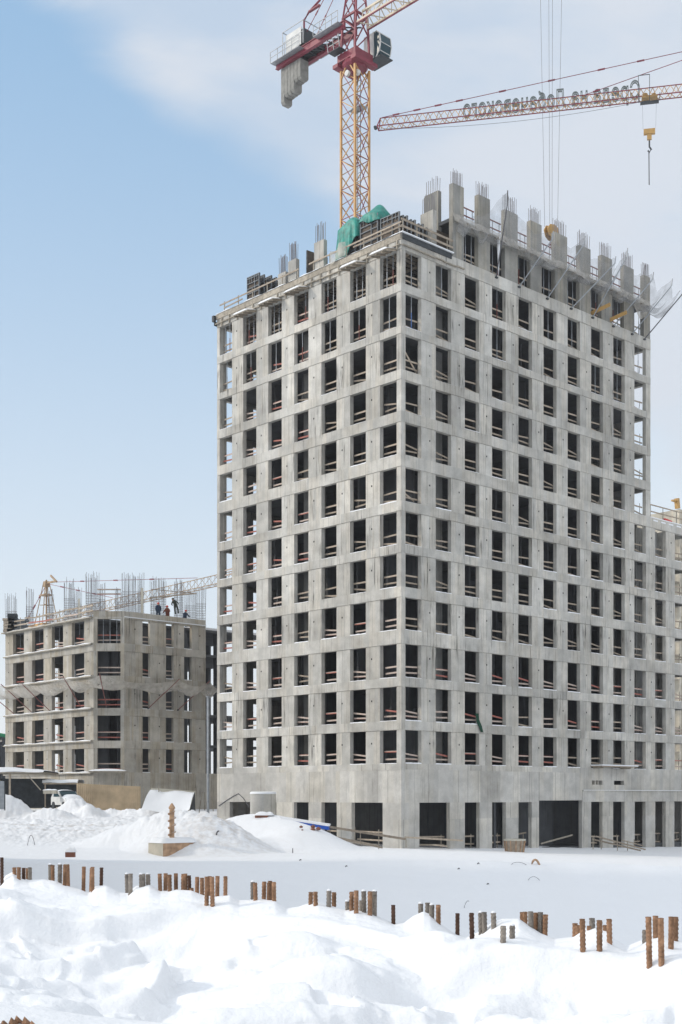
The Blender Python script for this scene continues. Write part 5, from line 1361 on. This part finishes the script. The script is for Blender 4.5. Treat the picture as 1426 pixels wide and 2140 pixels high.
for k, (px, yt, yb, ln) in enumerate(((332, 1640, 1652, 0), (300, 1646, 1690, 0), (416, 1655, 1686, .15), (428, 1656, 1680, 0), (446, 1658, 1682, -.1))):
    Y = 116; a = at(px, yb, Y); b = at(px, yt, Y)
    t = thing('stake', 'thin wooden stake in the snow, %s from the left by the pale screen' % ORD[k], 'stake', (a.x, Y, a.z-.6), 0, 'stakes by the pale screen')
    m = MB(); m.bar((0, 0, 0), (ln*2, 0, b.z-a.z+.6), .07); m.build('stick', MAT['timber_grey'], t)
t = thing('steel_pole', 'tall thin grey steel pole standing left of the tower', 'pole', at(435, None, 112, 1.0))
m = MB(); m.tube([(0, 0, 0), (0, 0, 11.2)], .12, 10); m.build('tube', MAT['steel_grey'], t); m = MB(); m.tube([(0, 0, 11.2), (0, 0, 11.3)], .17, 10); m.build('cap', MAT['steel_grey'], t)

# concrete ring standing by the wall
t = thing('concrete_ring', 'upright grey concrete well ring with snow on its rim by the tower wall', 'concrete ring', at(550, None, 98.5, 1.3))
m = MB(); P = []
for r, z in ((.98, 0), (.98, 2.55), (.80, 2.55), (.80, 0)): P.append([(r*math.cos(a), r*math.sin(a)*.95, z) for a in np.linspace(0, 2*math.pi, 41)])
m.grid(P, .4, uv=lambda a, b: (b*.15, a*2.0)); m.build('shell', MAT['concrete_base'], t, smooth=False)
m = MB(); P = [[(r*math.cos(a), r*math.sin(a)*.95, z) for a in np.linspace(0, 2*math.pi, 41)] for r, z in ((1.0, 2.5), (1.01, 2.6), (.9, 2.68), (.75, 2.6))]; m.grid(P); m.build('snow_rim', MAT['snow'], t, smooth=True)

def snow_cap(m, x0, x1, y0, y1, z, h):
    nx, ny = 10, 6
    P = [[(x0+(x1-x0)*i/nx, y0+(y1-y0)*j/ny, z+h*(1-(2*i/nx-1)**6)*(1-(2*j/ny-1)**4)*(.85+.15*math.sin(i*1.3+j))) for j in range(ny+1)] for i in range(nx+1)]
    m.grid(P)
# buried beams with snow
Yb = 92.5; a = at(641, 1722, Yb); b = at(688, 1731, Yb-.6)
t = thing('blue_beam', 'blue painted steel beam end sticking out of the snow mound', 'beam', (a.x, a.y, a.z)); d = b-a
m = MB(); m.bar((-1.8, .3, .25), (d.x, d.y, d.z), .5, .26); m.build('beam', MAT['blue_paint'], t)
m = MB(); m.bar((-1.8, .3, .44), (d.x+.03, d.y, d.z+.22), .54, .17); m.build('snow', MAT['snow'], t)
t = thing('brown_beam', 'brown beam end with snow left of the blue one in the mound', 'beam', at(552, 1707, 93.5))
m = MB(); m.bar((-.55, 0, .02), (.35, -.3, -.02), .5, .22); m.build('beam', MAT['brown_paint'], t); m = MB(); snow_cap(m, -.7, .75, -.5, .4, .1, .28); m.build('snow', MAT['snow'], t, smooth=True)
t = thing('brown_rubble', 'reddish brown rubble in the snow under the blue beam', 'rubble', at(650, 1732, 91.0))
for q in range(9):
    m = MB(); x, y, z = random.uniform(-.9, .6), random.uniform(-.4, .2), random.uniform(-.5, .15); r = random.uniform(.06, .16)
    m.tube([(x-r, y, z), (x, y, z+r*.3), (x+r*1.2, y, z)], [r*.4, r, r*.5], 6); m.build('lump', MAT['brown_paint'], t)

# timber railings at the foot of the tower
def railing(name, pts, label, boards, posts):
    t = thing(name, label, 'railing', pts[0])
    o = Vector(pts[0])
    for (p, q, w) in boards: m = MB(); m.bar(Vector(p)-o, Vector(q)-o, .05, w); m.build('board', MAT['timber'], t)
    for (p, h) in posts: m = MB(); p = Vector(p)-o; m.bar(p+Vector((0, 0, -.4)), p+Vector((0, 0, h)), .06); m.build('post', MAT['timber_grey'], t)
B = lambda px, py, Y: tuple(at(px, py, Y))
railing('timber_railing', [B(686, 1745, 91)], 'long timber railing sloping down from the snow mound to the tower corner', [(B(686, 1728, 92), B(848, 1754, 92), .17), (B(670, 1744, 91.6), B(790, 1768, 91.8), .15), (B(700, 1752, 91.6), B(800, 1772, 91.8), .12)], [(B(742, 1750, 92.1), .7), (B(792, 1766, 92.1), 1.1)])
railing('timber_railing', [B(848, 1752, 93)], 'timber rail with one board running right from the tower corner', [(B(846, 1750, 92.6), B(968, 1757, 94), .13), (B(905, 1766, 93), B(935, 1769, 93), .09)], [(B(849, 1760, 92.8), .35)])
railing('timber_railing', [B(1238, 1768, 104)], 'timber ramp railing sloping right in front of the shaded ground floor', [(B(1246, 1748, 104), B(1350, 1776, 103), .12), (B(1238, 1754, 104.2), B(1340, 1778, 103.2), .12), (B(1300, 1756, 104), B(1345, 1768, 103.5), .08)], [(B(1240, 1765, 104), .6), (B(1257, 1765, 104), 1.0), (B(1291, 1768, 104), .8), (B(1312, 1768, 104), .4), (B(1326, 1762, 103.8), .3)])
# rails inside the ground-floor openings
for k, (a, b) in enumerate([(1.92, 5.28), (6.97, 8.69), (10.17, 11.85), (13.4, 15.09), (23.09, 24.73), (26.27, 27.98), (29.5, 31.2), (32.71, 34.4), (35.81, 37.5)]):
    t = tower_thing('guard_rail', 'timber boards low in the %s ground floor opening right of the tower corner' % ORD[k], 'guard rail', (a, .6, -.5), 'ground floor guard rails')
    for z in (.45, 1.1): m = MB(); m.bar((0, 0, z+random.uniform(-.1, .1)-(.4 if k > 3 else 0)), (b-a, 0, z+random.uniform(-.1, .1)-(.4 if k > 3 else 0)), .05, .12); m.build('board', MAT['timber'], t)
    for x in (.3, b-a-.3): m = MB(); m.bar((x, .05, -.5), (x, .05, 1.2-(.4 if k > 3 else 0)), .05); m.build('post', MAT['timber_grey'], t)
for k, (a, b) in enumerate([(1.94, 5.31), (6.97, 8.74)]):
    t = tower_thing('guard_rail', 'timber boards low in the %s ground floor opening left of the tower corner' % ORD[k], 'guard rail', (.6, a, -.1), 'ground floor guard rails')
    for z in (.4, 1.0): m = MB(); m.bar((0, 0, z), (0, b-a, z+.05), .05, .12); m.build('board', MAT['timber'], t)
    for y in (.3, b-a-.3): m = MB(); m.bar((.05, y, -.5), (.05, y, 1.1), .05); m.build('post', MAT['timber_grey'], t)
t = tower_thing('loose_plank', 'loose timber plank propped across the wide shaded ground floor opening', 'board', (16.4, .1, -.6))
m = MB(); m.bar((0, 0, .35), (4.6, .3, .95), .05, .13); m.build('plank', MAT['timber_grey'], t)
# wooden tub
t = thing('wooden_tub', 'round pale timber tub standing on the snow in front of the tower', 'tub', at(1076, None, 96, -.75))
m = MB(); P = [[(r*math.cos(a), r*math.sin(a), z) for a in np.linspace(0, 2*math.pi, 37)] for r, z in ((.62, 0), (.74, 1.1), (.68, 1.1), (.58, .1))]; m.grid(P); m.build('shell', MAT['timber'], t)
m = MB()
for a in np.linspace(0, 2*math.pi, 13)[:-1]: m.bar((.66*math.cos(a), .66*math.sin(a), 0), (.79*math.cos(a), .79*math.sin(a), 1.12), .06)
m.build('stave', MAT['rust_pale'], t)
m = MB(); P = [[(r*math.cos(a), r*math.sin(a), z) for a in np.linspace(0, 2*math.pi, 37)] for r, z in ((.81, 1.08), (.83, 1.2), (.6, 1.22), (.58, 1.1))]; m.grid(P); m.build('rim', MAT['sheet_pale'], t)

# auger standing on a snow-capped block
Ya = 81.0
t = thing('concrete_block_plinth', 'tan concrete block with a snow cap under the auger', 'block', at(341, None, Ya, hz_(at(341, None, Ya).x, Ya)-.12), R(43))
m = MB(); m.box((0, 0, 0), (2.7, 1.6, .95)); m.build('block', MAT['rust_pale'], t)
m = MB(); m.box((-.012, .0, .02), (-.002, 1.59, .94)); m.build('sunlit_side', MAT['concrete_light'], t)  # left side painted paler for the sun falling on it
m = MB(); P = [[(-.06+2.82*i/12, -.05+1.7*j/8, .95+(.30 if 0 < i < 12 and 0 < j < 8 else 0)+.05*math.sin(i*.8+j)*(1 if 0 < i < 12 and 0 < j < 8 else 0)) for j in range(9)] for i in range(13)]; m.grid(P); m.build('snow_cap', MAT['snow'], t, smooth=True)
pz = t.location.z
tp = at(359, None, Ya+1.2)
t = thing('auger', 'rusty drill auger with a pointed tip standing upright on the block', 'auger', (tp.x, Ya+1.3, pz+1.15))
m = MB(); m.tube([(0, 0, 0), (0, 0, 1.95)], .16, 14); m.build('shaft', MAT['rust_pale'], t)
m = MB(); m.tube([(0, 0, 1.95), (0, 0, 2.0), (0, 0, 2.15), (0, 0, 2.32)], [.2, .22, .15, .03], 12); m.build('tip', MAT['rust_pale'], t)
m = MB(); n = 150; P = []
for i in range(n):
    a = i*.165; z = .03+i*1.75/n; P.append([(.15*math.cos(a), .15*math.sin(a), z), (.26*math.cos(a), .26*math.sin(a), z), (.26*math.cos(a), .26*math.sin(a), z+.05), (.15*math.cos(a), .15*math.sin(a), z+.06)])
m.grid(P); m.build('flight', MAT['rust_pale'], t, smooth=True)
m = MB(); P = [[(r*math.cos(i*.165), r*math.sin(i*.165), .095+i*1.75/n) for r in (.17, .255)] for i in range(n) if math.sin(i*.165) < .2 or True]; m.grid(P); m.build('snow', MAT['snow'], t)
# brick lump
t = thing('brick_lump', 'small brown brick lump capped with snow on the flat snow', 'brick', at(147, 1790, 78.5))
m = MB(); m.box((-.28, -.15, -.05), (.28, .2, .27)); m.build('brick', MAT['brown_paint'], t); m = MB(); snow_cap(m, -.34, .36, -.2, .3, .26, .3); m.build('snow', MAT['snow'], t, smooth=True)

# sheds at the left edge
t = thing('lean_to_shed', 'dark open shed with a thick snowy roof at the left edge', 'shed', at(0, None, 121, 3.0))
m = MB(); m.box((-6, 1.5, -.5), (3.9, 5.5, 2.3)); m.build('wall', MAT['dark_shed'], t)
m = MB(); m.box((-7, -1.0, 2.75), (4.2, 5.8, 2.87)); m.build('roof', MAT['timber_grey'], t)
m = MB(); P = [[(x, y, 2.875+(.42-.06*i*.0 if 0 < j < 5 else .0)*(1-max(0, (x-2.0)/2.4)*.8)+.04*math.sin(i*1.1+j)) for j, y in enumerate((-1.05, -.95, 1, 3, 5, 5.8))] for i, x in enumerate(np.linspace(-7, 4.3, 18))]; m.grid(P); m.build('roof_snow', MAT['snow'], t, smooth=True)
for x in (1.0, -3): m = MB(); m.box((x, -.7, -1), (x+.16, -.55, 2.75)); m.build('post', MAT['timber'], t)
m = MB(); m.bar((3.9, -.4, 1.2), (2.6, -.4, 2.7), .08); m.bar((.2, -.6, 2.0), (-.4, -.6, 2.7), .08); m.build('brace', MAT['timber_grey'], t)
t = thing('lean_to_shed', 'low dark shed with a pale beam between the car and the left shed', 'shed', at(92, None, 122, 2.6))
m = MB(); m.box((0, .6, 0), (3.0, 3, 2.2)); m.build('wall', MAT['dark_shed'], t); m = MB(); m.box((-.1, .1, 2.15), (3.1, 3.2, 2.3)); m.box((0, .2, 0), (.12, .3, 2.15)); m.build('roof', MAT['timber'], t)
m = MB(); P = [[(x, y, 2.3+(.3 if 0 < j < 3 else 0)+.03*math.sin(x*3)) for j, y in enumerate((.05, .2, 2.8, 3.2))] for x in np.linspace(-.2, 3.2, 9)]; m.grid(P); m.build('roof_snow', MAT['snow'], t, smooth=True)
t = thing('steel_sheet_gate', 'plain blue grey sheet panel cut by the left photo edge', 'panel', at(-20, 1684, 108))
m = MB(); m.box((-2.5, 0, -.3), (1.15, .06, 2.05)); m.build('sheet', MAT['steel_grey'], t); m = MB(); m.box((1.16, -.02, -.4), (1.22, .1, 2.1)); m.build('post', MAT['steel_dark'], t)
t = thing('concrete_slab', 'short pale concrete slab lying on the snow left of the car', 'slab', at(90, 1659, 114))
m = MB(); m.box((0, 0, 0), (1.15, .7, .3)); m.build('slab', MAT['concrete_light'], t); m = MB(); snow_cap(m, -.05, 1.2, -.05, .75, .3, .12); m.build('snow', MAT['snow'], t, smooth=True)

def car():
    t = thing('parked_car', 'car buried in snow with its teal windscreen showing beside the beige fence', 'car', at(141, None, 115.5, 2.5), R(-58))
    # front of the car points to +x, -y side seen
    prof = [(-2.0, .35), (-2.0, 1.0), (-1.4, 1.5), (-.2, 1.55), (.65, 1.08), (1.7, .95), (2.0, .7), (2.0, .35)]
    m = MB()
    a = [(x, -.82, z) for x, z in prof]; b = [(x, .82, z) for x, z in prof]; m.face(a, None, .5); m.face(b[::-1], None, .5)
    for i in range(8): j = (i+1) % 8; m.face([a[j], a[i], b[i], b[j]], None, .5)
    m.build('body', MAT['crane_white'], t)
    m = MB(); m.face([(-.12, -.74, 1.535), (.62, -.76, 1.10), (.62, .76, 1.10), (-.12, .74, 1.535)], None, .5)
    o = m.build('windscreen', MAT['glass_blue'], t); o.location = (.03, 0, .03)
    m = MB(); m.face([(-1.3, -.83, 1.08), (.35, -.83, 1.08), (-.25, -.83, 1.45), (-1.2, -.83, 1.45)], None, .5); m.build('side_window', MAT['glass_blue'], t)
    for y in (-.55, .55): m = MB(); m.tube([(1.93, y, .72), (2.04, y, .7)], .14, 10); m.build('headlight', MAT['steel_dark'], t)
    for x in (-1.25, 1.3):
        for y in (-.8, .8): m = MB(); m.tube([(x, y-.1, .32), (x, y+.1, .32)], .32, 14); m.build('wheel', MAT['steel_dark'], t)
    P = []
    for i, (x, z) in enumerate([(-1.9, 1.1), (-1.3, 1.6), (-.8, 1.72), (-.28, 1.66)]): P.append([(x, y, z-.12*(abs(y)/.8)**3) for y in np.linspace(-.85, .85, 8)])
    m = MB(); m.grid(P); m.build('roof_snow', MAT['snow'], t, smooth=True)
    P = []
    for i, (x, z) in enumerate([(.66, 1.15), (.9, 1.3), (1.4, 1.25), (1.85, 1.05), (2.08, .8)]): P.append([(x, y, z-.25*(abs(y)/.85)**4) for y in np.linspace(-.9, .9, 8)])
    m = MB(); m.grid(P); m.build('bonnet_snow', MAT['snow'], t, smooth=True)
car()

# hanging wires over the base wall
t = tower_thing('loose_cable', 'thin dark cable looping over the base wall at the left end of the tower', 'cable', (-.05, 21.5, 2.6))
m = MB(); pts = [(0, .3, .2), (0, -.6, .6), (0, -1.6, 1.0), (0, -2.4, 1.25), (0, -3.0, .9), (0, -3.9, .1)]; m.tube(pts, .03, 5); m.build('cable', MAT['rope'], t)
# wires and sticks in the snow
def wire(px0, py0, px1, py1, arc, label, r=.012, m_='rope', Y=76, name='bent_wire', cat='wire'):
    # find the depth where this ray meets the snow
    Yd = Y
    for it in range(40):
        z = EYE+(1664-py0)/FPX*Yd; h = hz_((px0-713)/FPX*Yd, Yd)
        Yd += (z-h)*1.2
    a = at(px0, py0, Yd); b = at(px1, py1, Yd)
    t = thing(name, label, cat, a); m = MB()
    mid = (b-a)*.5+Vector((0, 0, arc)); pts = []
    for i in range(9):
        f = i/8; p = (b-a)*f; k = 4*f*(1-f); pts.append(Vector((p.x, 0, p.z+arc*k)))
    pts[0] = pts[0]+Vector((0, 0, -.1)); m.tube(pts, r, 5); m.build('wire', MAT[m_], t)
wire(1066, 1807, 1119, 1825, .35, 'long thin wire arching out of the grey snow bank', .013)
wire(1103, 1840, 1133, 1847, .3, 'short thin wire arching below the long one in the bank', .013)
wire(1111, 1806, 1132, 1821, .45, 'thick rusty bent strip sticking out of the grey snow bank', .07, 'rust_pale', name='bent_strip', cat='scrap')
wire(57, 1767, 73, 1767, .7, 'thin wire hoop in the flat snow at the left', .02)
wire(150, 1725, 164, 1752, .0, 'dark straight stick poking out of the rough snow', .03, 'rope', name='stick', cat='stick')
wire(612, 1781, 612, 1773, 0, 'tiny upright peg in the flat snow before the tower', .03, 'rope', name='peg', cat='stick')
for k, (px, py, nm) in enumerate(((998, 1806, 'nearest the long wire'), (957, 1817, 'left of the long wire'), (1018, 1849, 'low in the bank'), (626, 1799, 'at the lip of the bank left of centre'), (722, 1812, 'in the middle of the bank'))):
    wire(px, py, px+4, py-1, .05, 'small dark clod on the snow, '+nm, .028, 'steel_dark', name='clod', cat='debris')
wire(970, 1898, 981, 1884, .15, 'small pale wire curl low in the grey snow bank', .015)
wire(452, 1745, 458, 1738, .1, 'small dark twig on the flank of the dirty heap', .05, 'rope', name='stick', cat='stick')

# ---------------------------------------------------------------- starter bars in the foreground
random.seed(77)
def rib_bar(h, r, matn, seed):
    """ribbed reinforcing bar: two long ribs and slanting cross ribs"""
    rs = random.Random(seed); na = 20; nz = max(6, int(h/.005)); s = rs.choice((-1, 1)); ph = rs.random()
    P = []
    for i in range(nz+1):
        z = h*i/nz; ring = []
        for k in range(na+1):
            a = 2*math.pi*k/na
            q = (z/.030+s*.8*math.sin(a)+ph) % 1.0
            rib = max(0, 1-abs(q-.5)*4.2)*(abs(math.sin(a*1.0+ph*3))**.5)
            rr = r*(1+.24*rib)+(.06*r if abs(math.cos(a+ph*3)) > .97 else 0)
            ring.append((rr*math.cos(a), rr*math.sin(a), z))
        P.append(ring)
    m = MB(); m.grid(P, rs.random()); m.face([P[-1][k] for k in range(na)], None, .3)
    return m
Lz, Mz, Rz = 2.971, 2.742, 2.711
clusters = [
 ('single bar cut by the left photo edge', 0, Lz, [(15, 155, 320, 0)]),
 ('first cluster from the left', 0, Lz, [(95, 217, 262, 1), (116, 216, 292, 1), (147, 220, 292, 0), (168, 222, 290, 1), (187, 217, 287, 2)]),
 ('second cluster from the left', 0, Lz, [(315, 200, 290, 2), (330, 203, 292, 1), (366, 198, 290, 2), (398, 203, 330, 1), (416, 198, 322, 1), (429, 198, 332, 1)]),
 ('third cluster from the left', 0, Lz, [(520, 212, 350, 1), (566, 222, 335, 1), (580, 214, 358, 1), (626, 218, 320, 0)]),
 ('fourth cluster from the left', 0, Lz, [(793, 258, 355, 2), (811, 256, 382, 2)]),
 ('fifth cluster from the left', 0, Lz, [(880, 260, 340, 2), (897, 257, 335, 2), (920, 260, 325, 2)]),
 ('long row below the auger block', 0, Lz, [(1003, 256, 365, 1), (1023, 254, 345, 1), (1056, 262, 365, 1), (1097, 254, 340, 1), (1137, 258, 352, 1), (1155, 256, 348, 1), (1180, 267, 350, 0), (1197, 345, 362, 1), (1221, 276, 370, 1), (1254, 282, 370, 1), (1280, 275, 455, 1), (1300, 272, 362, 1), (1328, 275, 460, 1), (1347, 271, 365, 1), (1396, 272, 385, 1)]),
 ('six-bar cluster right of the long row', 440, Mz, [(243, 284, 385, 2), (262, 288, 390, 1), (301, 282, 375, 1), (333, 288, 388, 1), (349, 278, 385, 1), (367, 284, 392, 1)]),
 ('short four-bar cluster left of centre', 440, Mz, [(569, 342, 414, 1), (606, 340, 422, 1), (677, 334, 426, 2), (708, 343, 425, 1)]),
 ('dense central cluster', 440, Mz, [(789, 395, 443, 2), (808, 340, 450, 1), (835, 333, 464, 1), (866, 390, 452, 2), (886, 336, 460, 2), (910, 338, 476, 1), (939, 337, 476, 2)]),
 ('single bar right of the dense central cluster', 440, Mz, [(1052, 416, 527, 0)]),
 ('cluster on the pointed snow hump right of centre', 440, Mz, [(1208, 408, 458, 2), (1241, 403, 460, 2), (1268, 414, 482, 2), (1308, 415, 525, 1)]),
 ('spaced bars before the arched snow lump', 900, Rz, [(150, 458, 579, 0), (241, 456, 602, 0), (290, 455, 575, 2), (308, 452, 565, 2), (366, 456, 540, 2)]),
 ('snow-caked pair in the arched snow lump', 900, Rz, [(411, 530, 624, 2), (460, 528, 602, 2)]),
 ('cluster right of the arched snow lump', 900, Rz, [(517, 452, 492, 1), (540, 450, 497, 1), (570, 448, 537, 2), (597, 455, 552, 1), (619, 452, 564, 2), (648, 465, 574, 1)]),
 ('cluster left of the rightmost one', 900, Rz, [(815, 515, 585, 1), (834, 525, 575, 1), (871, 490, 674, 1), (895, 530, 556, 1), (921, 486, 545, 2), (957, 498, 676, 1), (989, 526, 558, 1), (1018, 490, 632, 1)]),
 ('rightmost cluster', 900, Rz, [(1216, 553, 624, 2), (1247, 478, 760, 1), (1281, 473, 597, 1), (1313, 485, 757, 1), (1360, 478, 662, 1), (1388, 478, 614, 1)])]
RN = ['dark rusty', 'rusty brown', 'greyish']
n_ = 0
for cname, ox, sc_, bars in clusters:
    for i, (vx, vt, vb, mt) in enumerate(bars):
        px = ox+vx/sc_; yt = 1740+vt/sc_; yb = 1740+vb/sc_
        D = float(crest_D(px))
        # bars whose foot shows lower stand on the near flank, higher ones just behind the crest
        cy = float(np.interp(px, _cx, _cy)); off = max(-1.3, min(.12, -(yb-cy)*.022))
        Y = D+.10; X = (px-713)/FPX*Y
        yy = D-2.9+np.arange(120)*.025; xx = (px-713)/FPX*yy      # walk along the line of sight to the snow at the bar's foot
        hit = np.nonzero(EYE+(1664-yb)/FPX*yy <= height(xx, yy))[0]
        if len(hit): Y, X = float(yy[hit[0]]), float(xx[hit[0]])
        zt = EYE+(1664-yt)/FPX*Y; zg = min(hz_(X, Y), EYE+(1664-yb)/FPX*Y+.06)-.25
        lean = .03 if (cname.startswith('third') and i < 3) or px > 1130 and mt == 1 and i == 5 and px < 1150 else random.uniform(-.02, .02)
        lab = '%s bar, %s' % (RN[mt], cname) if len(bars) == 1 else '%s bar, %s in the %s' % (RN[mt], ORD[i] if i < 12 else ['thirteenth', 'fourteenth', 'fifteenth'][i-12], cname)
        wpx = {0: 6.8, 1: 7.6, 2: 8.2}[mt]*(13/ D)**1.0
        r = .5*wpx/FPX*D*.98; h = max(.1, zt-zg)
        m = rib_bar(h, r, None, n_); o = m.build('rebar', MAT[('rust', 'rust', 'rust_grey')[mt]], None, smooth=True)
        o.location = (X-lean*h*.5, Y, zg); o.rotation_euler = (random.uniform(-.03, .03), lean, random.uniform(0, 6))
        if mt == 0: o.data.materials[0] = MAT['rust_dark'] if 'rust_dark' in MAT else mat('rust_dark', (.09, .05, .035), .9, noise=.4, nscale=25, bump=.5, bscale=60)
        if mt == 2 and n_ % 2 == 0:
            k = MB(); k.tube([(0, 0, h-.002), (0, 0, h+.006), (0, 0, h+.014)], [r*1.05, r*1.0, r*.4], 10); k.build('snow_cap', MAT['snow'], o, smooth=True)
        tag(o, lab, 'rebar', 'starter bars in the foreground snow'); n_ += 1

t = thing('scrap_metal', 'dark rusty scrap poking from the near drift at the bottom left corner', 'scrap', (-1.16, 4.62, hz_(-1.16, 4.62)))
m = MB()
for q in range(9): x, y = random.uniform(-.06, .07), random.uniform(-.1, .1); m.tube([(x-.03, y, -.05), (x, y, .012), (x+.035, y+.02, -.03)], [.01, .02, .012], 6)
m.build('lump', MAT['rust'], t)
# ---------------------------------------------------------------- winter haze
hm = bpy.data.materials.new('haze'); hm.use_nodes = True; hn = hm.node_tree; hn.nodes.clear()
ho = hn.nodes.new('ShaderNodeOutputMaterial'); hv = hn.nodes.new('ShaderNodeVolumePrincipled')
hv.inputs['Color'].default_value = (.93, .96, 1, 1); hv.inputs['Density'].default_value = HAZE; hv.inputs['Anisotropy'].default_value = .1
hn.links.new(hv.outputs[0], ho.inputs['Volume'])
mb = MB(); mb.box((-2600, -60, -9), (2600, 1200, 112), .5)
tag(mb.build('haze', hm, weld=True), 'thin pale winter haze over the whole building site', 'haze', kind='stuff')

# every label stays within sixteen words
for o in bpy.data.objects:
    if 'label' in o and o.parent is None and len(o['label'].split()) > 16: print('LONG LABEL', o.name, o['label'])
